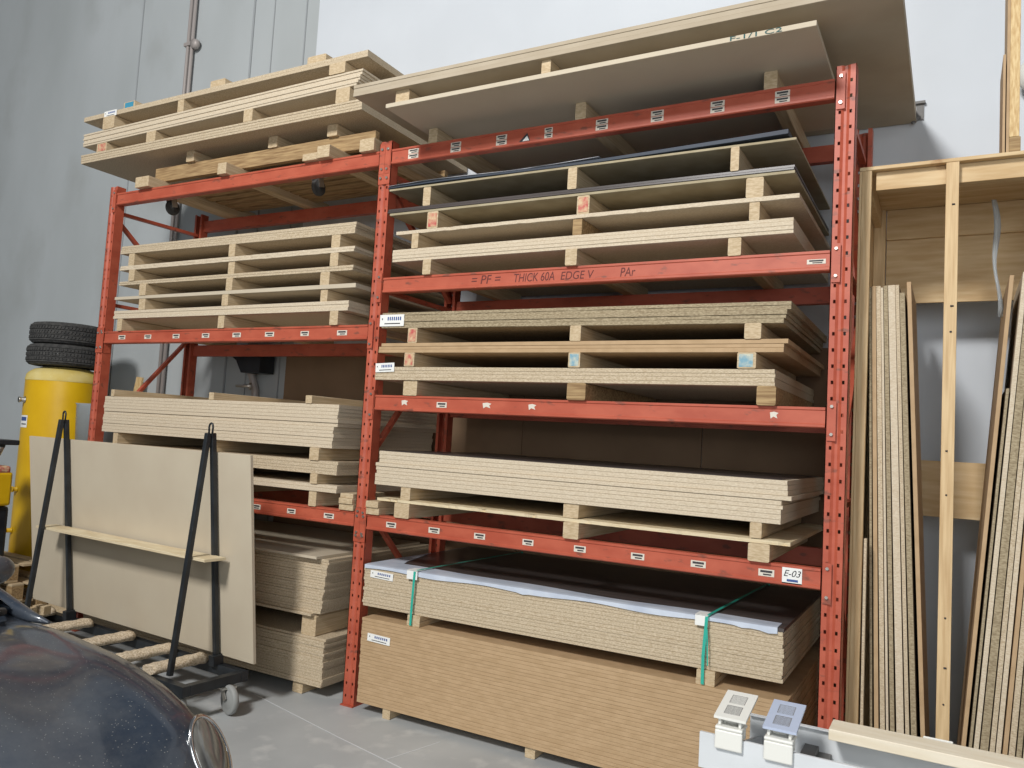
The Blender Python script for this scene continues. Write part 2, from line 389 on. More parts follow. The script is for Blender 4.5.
# ---------------------------------------------------------------- sheets and bearers
ORD = ['topmost', 'second', 'third', 'fourth', 'fifth', 'sixth', 'seventh', 'eighth', 'ninth', 'tenth', 'eleventh', 'twelfth', 'thirteenth', 'fourteenth',
       'fifteenth', 'sixteenth', 'seventeenth', 'eighteenth', 'nineteenth', 'twentieth', 'twenty-first', 'twenty-second', 'twenty-third', 'twenty-fourth', 'twenty-fifth', 'twenty-sixth']
rnd = random.Random(3)
def sheet_mesh(L, D, zl0, zl1, zr0, zr1, ch=.0013, wav=0, seg=1, ragged=0):
    """a board: chamfered edges, optional wave along its length and a ragged front edge"""
    bm = NB()
    if seg == 1 and not ragged: xs = [0, L]
    else: xs = [L*i/seg for i in range(seg+1)]
    rows = []
    n = len(xs)
    for i, x in enumerate(xs):
        t = x/L; a = zl0+(zr0-zl0)*t; c = zl1+(zr1-zl1)*t
        wv = wav(t) if callable(wav) else 0
        a += wv; c += wv
        e = ch if 0 < i < n-1 else ch
        j = (rnd.uniform(-1, 1)*ragged*(1+2*(rnd.random() < .12))) if ragged and 0 < i < n-1 else 0
        pr = [(j, a+e), (e+j*.3, a), (D-e, a), (D, a+e), (D, c-e), (D-e, c), (e+j*.3, c), (j, c-e)]
        rows.append([bm.verts.new((x, y, z)) for y, z in pr])
    for p, q in zip(rows, rows[1:]):
        for k in range(8): bm.faces.new((p[k], p[(k+1) % 8], q[(k+1) % 8], q[k]))
    bm.faces.new(rows[0]); bm.faces.new(rows[-1][::-1])
    return bm
def pile(kind, n, x0, x1, y0, D, zl, zr, m, where, cat='board', noun=None, jx=.004, jy=.003, shift=None, group=None, ragged=0, seg=1, words_=None, wav=0):
    """n boards between zl=(bottom,top) at the left end and zr at the right end; each board its own object, top to bottom"""
    out = []
    for k in range(n):
        t1 = 1-k/n; t0 = 1-(k+1)/n; g = .0004
        if n > 1:
            if k == 0: jj = [0]+[rnd.uniform(-.12, .12)/n for _ in range(n-1)]+[0]
            t1 += jj[k]; t0 += jj[k+1]
        z = [zl[0]+(zl[1]-zl[0])*t0+g, zl[0]+(zl[1]-zl[0])*t1-g, zr[0]+(zr[1]-zr[0])*t0+g, zr[0]+(zr[1]-zr[0])*t1-g]
        zb = z[0]
        sx, sy, sl = (shift(k) if shift else (0, 0, 0))
        bm = sheet_mesh(x1-x0+sl, D, z[0]-zb, z[1]-zb, z[2]-zb, z[3]-zb, wav=wav, seg=seg, ragged=ragged)
        mm = m[k] if isinstance(m, (list, tuple)) else m
        o = link(kind, bm, mm, None, (x0+rnd.uniform(-jx, jx)+sx, y0+rnd.uniform(-jy, jy)+sy, zb))
        if n == 1: lab = where
        else:
            od = 'lowest' if k == n-1 else ORD[k]
            lab = '%s %s %s' % (od, noun or 'chipboard sheet', where) if k in (0, n-1) else '%s %s from the top %s' % (od, noun or 'chipboard sheet', where)
        tag(o, lab, cat, group)
        out.append(o)
    return out
def bearer(x0, x1, y0, z0, z1, label, group, L=1.16, m='lumber', end=None, name='wooden_spacer', stain=None, ragged=True, ev=None):
    bm = NB(); nn = 7; h = z1-z0; w = x1-x0; rows = []
    for i in range(nn+1):
        t = i/nn; dx = .003*sin(3*t+x0*9)
        rows.append([bm.verts.new((p[0]*w+dx, t*L, p[1]*h)) for p in ((.06, 0), (.94, 0), (1, .06), (1, .94), (.94, 1), (.06, 1), (0, .94), (0, .06))])
    for p, q in zip(rows, rows[1:]):
        for k in range(8): bm.faces.new((p[k], p[(k+1) % 8], q[(k+1) % 8], q[k]))
    bm.faces.new(rows[0]); bm.faces.new(rows[-1][::-1])
    o = link(name, bm, m, None, (x0, y0, z0)); tag(o, label, 'wood spacer', group)
    if end:
        e = NB(); box(e, w*.12, w*.88, -.0018, .0006, h*.1, h*.9); p = link('painted_end', e, end, o); p['label'] = {'red': 'red painted end', 'bluep': 'pale blue painted end', 'teal': 'teal painted end'}[end]
    return o
def trio(xs, y0, z0, z1, where, group, ends=(None, None, None), mats=('lumber',)*3, L=1.16, names=('left', 'middle', 'right')):
    for i, (a, c) in enumerate(xs):
        zz0 = z0[i] if isinstance(z0, (list, tuple)) else z0; zz1 = z1[i] if isinstance(z1, (list, tuple)) else z1
        bearer(a, c, y0+rnd.uniform(-.008, .008), zz0, zz1, '%s wooden spacer %s' % (names[i], where), group, L, mats[i], ends[i])

Y0 = -.02
# ---- right bay, shelf above the marked beam (top to bottom)
g = 'boards on the right bay shelf below the top beam'
def curl(t): return .018*max(0, (t-.55)/.45)**2+.006*sin(9*t)*(1-t)
pile('laminated_board', 1, .047, 2.499, Y0, 1.2, (3.2375, 3.246), (3.2375, 3.262), 'lamblue', 'blue-black laminated board lying topmost on the right bay shelf under the top beam', group=g, wav=lambda t: .002+curl(t), seg=24)
pile('grey_sheet', 1, .05, 1.5, -.026, 1.1, (3.254, 3.2575), (3.262, 3.2655), 'laml', 'thin grey film sheet lying on the blue-black board under the top beam', group=g, wav=lambda t: .006*sin(7*t), seg=16, ragged=.004)
pile('fibreboard_sheet', 1, .057, 2.536, Y0, 1.22, (3.2225, 3.236), (3.2225, 3.236), 'mdfd', 'grey-tan fibreboard sheet directly beneath the blue-black laminated board', group=g)
trio([(.32, .375), (1.32, 1.375), (2.22, 2.262)], Y0, (3.1045, 3.1, 3.098), (3.2215, 3.2215, 3.2215), 'between the blue-black board and the dark laminated pair below', 'spacers in the right bay top shelf')
pile('laminated_board', 2, .058, 2.529, Y0, 1.22, (3.077, 3.1045), (3.072, 3.0985), 'lam', 'of the thin dark laminated pair in the right bay', noun='board', group=g, shift=lambda k: (0, -.004*k, 0))
pile('fibreboard_sheet', 1, .075, 2.534, Y0, 1.22, (3.061, 3.0765), (3.056, 3.0715), 'mdfd', 'tan fibreboard sheet beneath the thin dark laminated pair', group=g)
trio([(.37, .45), (1.38, 1.455), (2.30, 2.385)], Y0, 2.954, (3.0595, 3.0575, 3.0555), 'between the tan fibreboard and the single chipboard sheet below it', 'spacers in the right bay top shelf', ('red', 'red', None))
pile('chipboard_sheet', 1, .135, 2.557, Y0, 1.22, (2.932, 2.954), (2.930, 2.954), 'chipw', 'single chipboard sheet with chipped edge above the lowest pile on the marked beam', group=g, seg=60, ragged=.0025)
trio([(.26, .31), (1.36, 1.415), (2.32, 2.37)], Y0, 2.838, 2.931, 'between the single chipboard sheet and the pile on the marked beam', 'spacers in the right bay top shelf', mats=('lumber', 'oldlum', 'lumber'))
pile('chipboard_sheet', 4, .119, 2.537, Y0, 1.22, (2.760, 2.838), (2.760, 2.838), 'chipw', 'in the pile just above the marked beam', group=g, jy=.003)
trio([(.36, .42), (1.33, 1.40), (2.22, 2.285)], Y0, 2.668, 2.76, 'resting on the beam with handwriting', 'spacers in the right bay top shelf')
# ---- right bay, middle shelf
g = 'boards on the right bay middle shelf'
pile('chipboard_sheet', 5, .07, 2.536, Y0, 1.22, (2.342, 2.438), (2.322, 2.428), 'chipd', 'of the weathered pile topmost on the middle shelf', noun='weathered chipboard sheet', group=g, seg=40, ragged=.0015, shift=lambda k: (0, [0, .002, -.004, .003, 0][k], -[0, 0, .02, .02, .03][k]))
trio([(.275, .345), (1.38, 1.445), (2.32, 2.40)], Y0, 2.246, (2.340, 2.331, 2.323), 'under the weathered pile on the middle shelf', 'spacers on the right bay middle shelf', ('red', None, None))
pile('fibreboard_sheet', 3, .062, 2.512, Y0, 1.22, (2.186, 2.246), (2.180, 2.246), 'mdf', 'of the tan middle pile on the middle shelf', noun='fibreboard sheet', group=g, shift=lambda k: (.02*(k == 0), .004*(k % 2), 0))
o_ = bpy.data.objects['fibreboard_sheet']
trio([(.265, .34), (1.38, 1.45), (2.29, 2.38)], Y0, (2.1, 2.1, 2.1), (2.186, 2.183, 2.18), 'on the lowest pile of the middle shelf', 'spacers on the right bay middle shelf', ('red', 'bluep', 'bluep'))
pile('chipboard_sheet', 4, .048, 2.475, Y0, 1.22, (2.016, 2.098), (2.016, 2.098), 'chip', 'in the lowest pile of the middle shelf', group=g, shift=lambda k: (0, 0, 0))
trio([(.262, .365), (1.38, 1.49), (2.39, 2.48)], Y0, 1.923, 2.016, 'on the beam that carries the middle shelf', 'spacers on the right bay middle shelf', mats=('lumber', 'oldlum', 'oldlum'))
# ---- right bay, lower shelf
g = 'boards on the right bay lower shelf'
pile('laminated_sheet', 1, .135, 2.52, Y0+.01, 1.2, (1.5760, 1.5795), (1.5710, 1.5745), 'lam', 'thin dark laminated sheet lying on the pale pile of the lower shelf', group=g)
pile('chipboard_sheet', 4, .123, 2.549, Y0, 1.22, (1.481, 1.5755), (1.476, 1.5705), 'chipw', 'of the pale upper four on the lower shelf', group=g, shift=lambda k: ((-.02, -.004, .04) if k == 3 else (0, 0, 0)))
pile('chipboard_sheet', 5, .105, 2.525, Y0, 1.22, (1.367, 1.4805), (1.362, 1.4755), 'chipw', 'of the pale five on the lower shelf', group=g)
trio([(.30, .37), (1.39, 1.48), (2.38, 2.435)], Y0, 1.288, (1.367, 1.364, 1.362), 'under the pale pile on the lower shelf', 'spacers on the right bay lower shelf')
pile('plywood_sheet', 1, .13, 2.571, Y0, 1.22, (1.270, 1.288), (1.264, 1.284), 'ply', 'thin sheet with splintered front edge beneath the pale pile of the lower shelf', group=g, seg=90, ragged=.006)
trio([(.26, .37), (1.40, 1.49), (2.375, 2.475)], Y0, 1.179, (1.269, 1.267, 1.264), 'on the beam bearing the bay sign', 'spacers on the right bay lower shelf')
for k, (x0, x1, z0, z1) in enumerate(((.045, .145, 1.179, 1.222), (.047, .143, 1.2225, 1.262), (-.175, -.06, 1.186, 1.226), (-.172, -.062, 1.2265, 1.262), (-.17, -.065, 1.2625, 1.292))):
    lab = ('lower', 'upper', 'bottom', 'middle', 'top')[k]+' short stacked wooden offcut '+('right' if k < 2 else 'left')+' of the middle post'
    bm = NB(); box(bm, 0, x1-x0, 0, .32, 0, z1-z0); tag(link('wooden_offcut', bm, 'lumber', None, (x0, Y0-.01*(k % 2), z0), .003), lab, 'wood offcut', 'offcuts beside the middle post')
# ---- right bay, strapped pile and the mdf pile
g = 'boards in the strapped pile'
pile('laminated_board', 1, .07, 2.555, Y0-.004, 1.225, (.856, .874), (.868, .886), 'lam', 'dark laminated board topmost in the strapped pile', group=g)
pile('chipboard_sheet', 12, .07, 2.552, Y0, 1.22, (.624, .8555), (.634, .8675), 'chip', 'in the strapped pile', group=g, jy=.0025, jx=.005)
for x, nm in ((.42, 'left'), (2.15, 'right')):
    for q, (z0, z1) in enumerate(((.562, .592), (.5925, .625 if x < 1 else .632))):
        bearer(x+.003*q, x+.092, Y0-.012, z0, z1, '%s %s wooden bearer beneath the strapped pile' % (nm, ('lower', 'upper')[q]), 'bearers under the strapped pile')
# film strip along the front of the strapped pile
def film_mesh():
    bm = NB(); n = 60; rows = []
    for i in range(n+1):
        t = i/n; x = t*2.45; zt = .012*t
        wdt = .13+.03*sin(t*5+1)+.015*sin(t*17)
        if t < .06: wdt += .55*(.06-t)/.06
        lip = -.022+.006*sin(t*23)-.006*(rnd.random() < .1)
        pr = [(-.006, lip), (-.008, .0015), (.02, .004), (wdt, .003), (wdt, .0008), (.02, .0008), (-.005, .0005), (-.004, lip)]
        rows.append([bm.verts.new((x, y, z+zt)) for y, z in pr])
    for p, q in zip(rows, rows[1:]):
        for k in range(8): bm.faces.new((p[k], p[(k+1) % 8], q[(k+1) % 8], q[k])).smooth = False
    bm.faces.new(rows[0]); bm.faces.new(rows[-1][::-1]); return bm
tag(link('protective_film', film_mesh(), 'film', None, (.075, Y0-.004, .8745)), 'white protective film strip along the front top edge of the strapped pile', 'plastic film')
for x, nm, zt in ((.455, 'left', .876), (2.19, 'right', .885)):
    r = root('packing_strap', (x, Y0, 0), '%s teal packing strap looped around the strapped pile' % nm, 'strap', 'straps around the strapped pile')
    bm = NB(); y = -.0235; top = zt+.008
    path = [(0, y+.02, .5665), (-.003, y, .568), (.0 if x < 1 else -.004, y-.001, .7), (.008, y-.004, top-.004), (.012, .0, top+.004), (.03, .6, top+.002), (.05, 1.235, top), (.05, 1.24, .5665), (0.02, .6, .5575)]
    path = path[:8]
    L1 = [bm.verts.new((p[0]-.0075, p[1], p[2])) for p in path]; L2 = [bm.verts.new((p[0]+.0075, p[1], p[2])) for p in path]
    for i in range(len(path)-1): bm.faces.new((L1[i], L2[i], L2[i+1], L1[i+1]))
    o = link('strap_band', bm, 'strap', r); sm = o.modifiers.new('solid', 'SOLIDIFY'); sm.thickness = .0016; sm.offset = 0
    if x > 1:
        bm = NB(); bar(bm, (.012, y-.006, .83), (.02, y-.004, .66), .006, .0015, (0, 1, 0)); link('strap_tail', bm, 'strap', r)
    bm = NB(); w_ = .075 if x < 1 else .062
    x0_ = -.05 if x < 1 else -.05
    box(bm, x0_, x0_+w_, y-.001, y+.003, top-.05, top+.001); box(bm, x0_, x0_+w_, y-.001, .06, top-.0005, top+.0025)
    link('corner_protector', bm, 'white', r)
def paper_label(x0, x1, z0, z1, y, label, rot=0):
    bm = NB(); sticker(bm, 0, x1-x0, 0, z1-z0, 0, 2); o = link('paper_label', bm, ['white', 'ink', 'blueink'], None, (x0, y, z0)); o.rotation_euler = (0, rot, 0)
    return tag(o, label, 'label')
paper_label(.118, .29, .803, .846, Y0-.0035, 'white paper label on the left end of the strapped pile', .03)
g = 'boards in the large brown pile on the floor'
pile('mdf_sheet', 25, .10, 2.58, -.05, 1.24, (.058, .562), (.058, .562), 'mdf', 'in the large brown pile on the floor', noun='brown fibreboard sheet', group=g, jy=.0012, jx=.002)
trio([(.29, .345), (1.25, 1.31), (2.2, 2.26)], -.04, .001, .0575, 'on the floor under the large brown pile', 'bearers under the brown pile')
paper_label(.15, .32, .432, .478, -.0525, 'white paper label on the left end of the large brown pile', .03)
paper_label(.058, .245, 2.352, 2.425, Y0-.004, 'white paper label on the weathered pile beside the middle post')
paper_label(.05, .195, 2.062, 2.118, Y0-.004, 'white paper label on the lowest middle shelf pile beside the middle post', -.04)

# ---- left bay
g = 'boards on the left bay upper shelf'
U = 'spacers on the left bay upper shelf'
pile('chipboard_sheet', 4, -2.612, -.2, Y0, 1.22, (2.987, 3.05), (2.972, 3.05), 'chip', 'in the topmost pile inside the left bay', group=g)
trio([(-2.51, -2.44), (-1.37, -1.305), (-.40, -.325)], Y0, 2.889, (2.986, 2.979, 2.973), 'under the topmost pile inside the left bay', U)
pile('chipboard_sheet', 2, -2.6, -.195, Y0, 1.22, (2.853, 2.889), (2.852, 2.889), 'chipw', 'of the split-edged pair second down in the left bay', group=g, seg=80, ragged=.002)
trio([(-2.48, -2.41), (-1.37, -1.305), (-.40, -.33)], Y0, 2.764, 2.852, 'under the split-edged pair of the left bay', U)
pile('chipboard_sheet', 2, -2.6, -.2, Y0, 1.22, (2.734, 2.764), (2.728, 2.764), 'chip', 'of the level pair third down in the left bay', group=g)
trio([(-2.33, -2.25), (-1.37, -1.305), (-.48, -.40)], Y0, 2.642, (2.733, 2.731, 2.729), 'under the level pair of the left bay', U)
pile('melamine_sheet', 1, -2.63, -.16, Y0, 1.22, (2.618, 2.642), (2.612, 2.642), 'mdfg', 'single grey sheet fourth down on the left bay upper shelf', group=g)
trio([(-2.33, -2.255), (-1.40, -1.335), (-.47, -.41)], Y0, 2.531, (2.617, 2.614, 2.612), 'under the single grey sheet of the left bay', U)
pile('chipboard_sheet', 3, -2.63, -.215, Y0, 1.22, (2.466, 2.531), (2.463, 2.531), 'chipw', 'in the lowest pile on the left bay upper shelf', group=g, shift=lambda k: (0, .004*(k == 1), 0))
trio([(-2.58, -2.52), (-1.43, -1.365), (-.365, -.295)], Y0, 2.371, (2.465, 2.464, 2.463), 'on the left bay upper beam', U)
g = 'boards on the left bay lower shelf'
U = 'spacers on the left bay lower shelf'
trio([(-2.57, -2.53), (-1.45, -1.40), (-.52, -.465)], Y0, 1.852, 1.905, 'lying on top of the thick pale pile in the left bay', U)
pile('chipboard_sheet', 12, -2.645, -.235, Y0, 1.12, (1.572, 1.851), (1.566, 1.851), 'chipw', 'in the thick pale pile of the left bay', group=g, jx=.006, jy=.003, shift=lambda k: ((0, .006*(k == 5), -.03*(k > 5))))
trio([(-2.51, -2.455), (-1.45, -1.39), (-.45, -.37)], Y0, 1.484, (1.571, 1.569, 1.566), 'under the thick pale pile in the left bay', U)
pile('chipboard_sheet', 4, -2.64, -.21, Y0, 1.12, (1.397, 1.484), (1.397, 1.484), 'chip', 'in the four-board pile behind the trolley', group=g)
trio([(-2.51, -2.455), (-1.45, -1.39), (-.43, -.37)], Y0, 1.332, 1.397, 'under the four-board pile behind the trolley', U)
pile('chipboard_sheet', 2, -2.64, -.2, Y0, 1.12, (1.284, 1.331), (1.284, 1.331), 'chipw', 'of the lowest pair on the left bay lower shelf', group=g)
trio([(-2.51, -2.455), (-1.45, -1.39), (-.44, -.375)], Y0, 1.186, 1.283, 'on the left bay lower beam', U)
g = 'boards on the floor of the left bay'
pile('chipboard_sheet', 1, -2.72, -.285, -.07, 1.12, (.863, .880), (.863, .880), 'mdfg', 'wide grey sheet pulled forward on the upper floor pile of the left bay', group=g)
pile('chipboard_sheet', 21, -2.66, -.225, -.02, 1.12, (.50, .862), (.50, .862), 'chip', 'in the upper floor pile of the left bay', group=g, jx=.008, jy=.004, shift=lambda k: (-.04*(k/21)+(-.05 if k == 20 else 0), -.03*(k == 20), 0))
trio([(-2.5, -2.4), (-1.5, -1.4), (-.42, -.30)], -.01, .3705, .4995, 'between the two floor piles of the left bay', 'bearers on the floor of the left bay', L=1.05)
pile('chipboard_sheet', 17, -2.65, -.205, -.03, 1.12, (.072, .37), (.072, .37), 'chip', 'in the bottom floor pile of the left bay', group=g, jx=.006, jy=.004, shift=lambda k: (-.012*abs(k-5)/9*0, .01*(k == 0), 0))
trio([(-2.5, -2.4), (-1.5, -1.4), (-.46, -.375)], -.02, .001, .0715, 'on the floor under the bottom pile of the left bay', 'bearers on the floor of the left bay', L=1.15)

# ---- top of the right bay
g = 'large boards on top of the right bay'
Y1 = -.3
pile('particleboard_sheet', 3, -.02, 3.003, -.33, 1.575, (3.728, 3.800), (3.723, 3.796), 'mdft', 'of the longest three on top of the rack', noun='large grey-tan board', group=g)
trio([(.275, .375), (1.265, 1.32)], -.30, (3.629, 3.629, 3.629), (3.7275, 3.7255, 3.7235), 'between the boards on top of the right bay', 'spacers on top of the right bay', L=1.1)
bearer(2.3, 2.36, .1, 3.629, 3.7225, 'wooden spacer set back between the boards on top of the right bay', 'spacers on top of the right bay', .75)
rt2 = pile('particleboard_sheet', 1, .255, 2.662, -.355, 1.22, (3.602, 3.628), (3.602, 3.628), 'mdfg', 'grey-tan board with green marker writing under the longest boards', group=g)[0]
o = text_part('green_writing', 'F-1/1 C2', .030, 'greenink', rt2, (2.02, -.0015, .003), ext=.0005)
wd = max(v.co.x for v in o.data.vertices); o.scale = (.24/wd, 1, 1); o['label'] = 'green marker writing on the front edge'
trio([(.32, .385), (1.335, 1.40), (2.365, 2.43)], -.0, 3.505, 3.6015, 'standing on the top beam of the right bay', 'spacers on top of the right bay', L=1.12)
# ---- top of the left bay
g = 'long boards on top of the left bay'
YL = -.05
for i, (a, c, e) in enumerate(((-2.75, -2.61, 'teal'), (-1.72, -1.56, None), (-.74, -.57, None))):
    z_ = 4.192
    bearer(a, c, YL+.03, z_+.001, z_+.065, '%s loose wooden block lying on the highest boards of the left bay' % ('left', 'middle', 'right')[i], 'spacers on top of the left bay', 1.1, 'lumber', e)
pile('chipboard_sheet', 2, -3.225, -.175, YL, 1.295, (4.152, 4.192), (4.144, 4.192), 'chip', 'of the highest pair above the left bay', noun='long chipboard sheet', group=g)
trio([(-2.95, -2.80), (-2.04, -1.97), (-.50, -.36)], YL, (4.045, 4.053, 4.069), (4.1515, 4.149, 4.145), 'under the highest pair above the left bay', 'spacers on top of the left bay', L=1.1)
pile('chipboard_sheet', 6, -3.21, -.205, YL, 1.295, (3.938, 4.043), (3.966, 4.070), 'chipw', 'in the six-board pile above the left bay', noun='long chipboard sheet', group=g, shift=lambda k: (0, .006*(k % 2), -.01*k))
trio([(-3.02, -2.89), (-2.38, -2.27), (-1.30, -1.21), (-.43, -.31)], YL, 3.864, (3.9385, 3.945, 3.955, 3.963), 'under the six-board pile above the left bay', 'spacers on top of the left bay', ('red', None, None, None), ('lumber',)*4, 1.1, ('leftmost', 'second from left', 'second from right', 'rightmost'))
pile('chipboard_sheet', 4, -3.215, -.195, YL, 1.295, (3.79, 3.863), (3.79, 3.863), 'chip', 'in the pile just over the wooden dolly', noun='long chipboard sheet', group=g)
paper_label(-2.946, -2.785, 4.146, 4.196, YL-.004, 'white paper label hanging on the highest boards above the left bay')
trio([(-2.05, -1.96), (-1.18, -1.09), (-.60, -.51)], .08, 3.706, 3.7895, 'on the long rail of the wooden dolly', 'spacers on top of the left bay', L=.95)

# wooden dolly with casters lying on the left bay's top beams
dl = root('wooden_dolly', (0, 0, 3.505), 'weathered wooden dolly with casters hanging below the left top beam', 'dolly')
for y in (.10, .93):
    bm = NB(); box(bm, -2.44, -.19, y, y+.045, .086, .2); link('long_rail', bm, 'oldlum', dl, bevel=.004)
for x0, x1, yy, ln in ((-2.47, -2.31, -.05, 1.1), (-1.53, -1.44, -.05, 1.1), (-.56, -.45, -.05, 1.1), (-.18-.02, -.08, -.04, .9)):
    bm = NB(); box(bm, x0, x1, yy, yy+ln, .0005, .085); link('crosspiece', bm, 'lumber', dl, bevel=.004)
bm = NB(); box(bm, -.70, -.57, -.04, .2, .0005, .05); link('crosspiece', bm, 'lumber', dl, bevel=.004)
for k in range(7):
    y = .17+k*.105; bm = NB(); box(bm, -2.30, -.28, y, y+.075, .052, .083); 
    link('slat', bm, 'oldlum', dl, bevel=.002)
for x in (-2.38, -.80):
    for y in (.22,):
        bm = NB(); box(bm, x-.05, x+.05, y-.05, y+.05, -.006, .0); bar(bm, (x-.032, y, -.005), (x-.032, y+.02, -.085), .004, .05, (0, 1, 0)); bar(bm, (x+.032, y, -.005), (x+.032, y+.02, -.085), .004, .05, (0, 1, 0))
        c = link('caster', bm, 'steel', dl)
        bm = NB(); lathe(bm, [(.0, -.02), (.03, -.02), (.032, -.014), (.052, -.018), (.06, -.012), (.062, 0), (.06, .012), (.052, .018), (.032, .014), (.03, .02), (0, .02)], 28, (x, y+.02, -.085), 'x'); link('wheel', bm, 'rubber', c)
        bm = NB(); box(bm, x-.06, x+.06, y-.06, y+.06, .0005, .052); link('mounting_block', bm, 'oldlum', c)

# brown panels standing against the wall behind the rack
for i, (x0, x1, h, nm) in enumerate(((-1.99, .44, 2.36, 'left'), (.445, 1.78, 2.40, 'middle'), (1.785, 2.78, 2.36, 'right'))):
    bm = NB(); box(bm, 0, x1-x0, 0, .012, 0, h)
    o = link('standing_panel', bm, 'panel', None, (x0, 1.2235, .002)); o.rotation_euler = (-.006, 0, 0)
    tag(o, '%s tall brown panel standing against the wall behind the rack' % nm, 'panel', 'brown panels behind the rack')

# suction hose and black hopper behind the left bay
hz = root('dust_collector', (-2.40, 1.155, 0), 'dark dust collector hood with curved grey hose behind the left bay', 'dust collector')
bm = NB()
pts = [(.16, .03, 2.38), (.02, .03, 2.40), (-.10, .03, 2.36), (-.02, .03, 2.24), (.05, .04, 2.13), (.08, .06, 2.0), (.08, .06, .02)]
tube(bm, pts, .034, 16); link('hose', bm, 'pipe', hz)
bm = NB(); v = [bm.verts.new(p) for p in ((-.19, -.10, 2.36), (.28, -.10, 2.36), (.28, -.10, 2.15), (.05, -.10, 2.15), (-.02, -.10, 2.26), (-.19, .07, 2.36), (.28, .07, 2.36), (.28, .07, 2.15), (.05, .07, 2.15), (-.02, .07, 2.26))]
bm.faces.new(v[:5]); bm.faces.new(v[5:][::-1])
for k in range(5): bm.faces.new((v[k], v[(k+1) % 5], v[(k+1) % 5+5], v[k+5]))
link('hood', bm, 'black', hz)
bm = NB(); tube(bm, [(.0, -.09, 2.03), (.17, -.09, 2.03)], .013, 10); tube(bm, [(.17, -.09, 2.0), (.17, -.09, 2.06)], .012, 8); link('valve', bm, 'steel', hz)

# ---------------------------------------------------------------- sheet trolley in front of the left bay
TA = R(-3.4)
tr = root('panel_trolley', (-.72, -.55, 0), 'black steel A-frame panel trolley on casters in front of the left bay', 'trolley', rz=TA)
ZB = .215
bm = NB()
for y in (-.28, .12): box(bm, -1.98, .25, y, y+.05, ZB-.06, ZB)
for x in (-1.98, .20, -1.05): box(bm, x, x+.05, -.23, .12, ZB-.059, ZB-.001)
link('base_frame', bm, 'black', tr, bevel=.003)
for x in (-1.86, -1.36, -.86, -.42, -.10):
    bm = NB(); n = 14; rows = []
    for i in range(n+1):
        t = i/n; y = -.265+t*.37; ring = []
        for k in range(12):
            a = 2*pi*k/12; rr = 1+rnd.uniform(-.12, .12)
            ring.append(bm.verts.new((x+.06*rr*cos(a), y, ZB+.024+.03*rr*sin(a))))
        rows.append(ring)
    for p, q in zip(rows, rows[1:]):
        for k in range(12): bm.faces.new((p[k], p[(k+1) % 12], q[(k+1) % 12], q[k])).smooth = True
    bm.faces.new(rows[0]); bm.faces.new(rows[-1][::-1])
    o = link('padded_bar', bm, 'carpet', tr); o['label'] = 'beige carpet-wrapped support bar'
for x in (-1.655, 0.0):
    zt = 1.65 if x < -1 else 1.625
    bm = NB(); bar(bm, (x, -.19, ZB-.005), (x-.0, -.065, zt), .031, .031, (1, 0, 0)); link('front_leg', bm, 'black', tr, bevel=.004)
    bm = NB(); bar(bm, (x+.005, .125, ZB-.005), (x+.005, -.035, zt), .031, .031, (1, 0, 0)); bar(bm, (x+.005, .125, ZB-.003), (x+.005, .118, ZB+.06), .075, .05, (1, 0, 0)); link('rear_leg', bm, 'black', tr, bevel=.004)
    bm = NB(); pts = [(x-.012, -.05, zt-.02)] + [(x+.003-.018*cos(a), -.05, zt+.035+.026*sin(a)) for a in [pi*k/8 for k in range(9)]] + [(x+.018, -.05, zt-.02)]
    tube(bm, pts, .006, 8); link('lifting_loop', bm, 'black', tr)
for x, y in ((.23, .03), (.10, -.22), (-1.90, .10), (-1.90, -.22)):
    c = link('caster', (lambda b_: (box(b_, -.045, .045, -.045, .045, ZB-.072, ZB-.0605), bar(b_, (0, -.026, ZB-.07), (.045, -.026, .085), .035, .004, (0, 1, 0)), bar(b_, (0, .026, ZB-.07), (.045, .026, .085), .035, .004, (0, 1, 0)), b_)[3])(NB()), 'steel', tr, (x, y, 0))
    c.rotation_euler = (0, 0, -.2)
    bm = NB(); lathe(bm, [(.0, -.016), (.05, -.016), (.055, -.012), (.074, -.019), (.082, -.012), (.085, 0), (.082, .012), (.074, .019), (.055, .012), (.05, .016), (0, .016)], 32, (.055, 0, .0855), 'y'); link('wheel', bm, 'grub', c)
# the long grey board leaning against it
bm = sheet_mesh(2.53, .019, 0, 1.25, 0, 1.25)
bd = link('leaning_board', bm, 'mdfg', None); bd.rotation_euler = (R(6.6), 0, TA)
bd.location = Vector((-.72, -.55, 0)) + Matrix.Rotation(TA, 3, 'Z') @ Vector((-2.215, .147, ZB+.052))
tag(bd, 'large grey-beige board standing on the black trolley', 'board')
bm = sheet_mesh(1.90, .15, 0, .016, 0, .016)
sh = link('plywood_strip', bm, 'ply', None); sh.rotation_euler = (0, 0, TA)
sh.location = Vector((-.72, -.55, 0)) + Matrix.Rotation(TA, 3, 'Z') @ Vector((-1.78, -.108, .868))
tag(sh, 'narrow plywood strip lying across the trolley legs', 'wood strip')
for i, (x, y, s_, h_) in enumerate(((-1.80, -.19, .09, .05), (-1.74, -.10, .07, .06))):
    bm = NB(); box(bm, 0, s_*1.4, 0, s_, 0, h_)
    o = link('wooden_offcut', bm, 'lumber', None, bevel=.003); o.rotation_euler = (0, 0, .3*i)
    o.location = Vector((-.72, -.55, 0)) + Matrix.Rotation(TA, 3, 'Z') @ Vector((x, y, ZB+.05))
    tag(o, ('front', 'rear')[i]+' small wooden offcut lying on the trolley by its left legs', 'wood offcut', 'offcuts on the trolley')

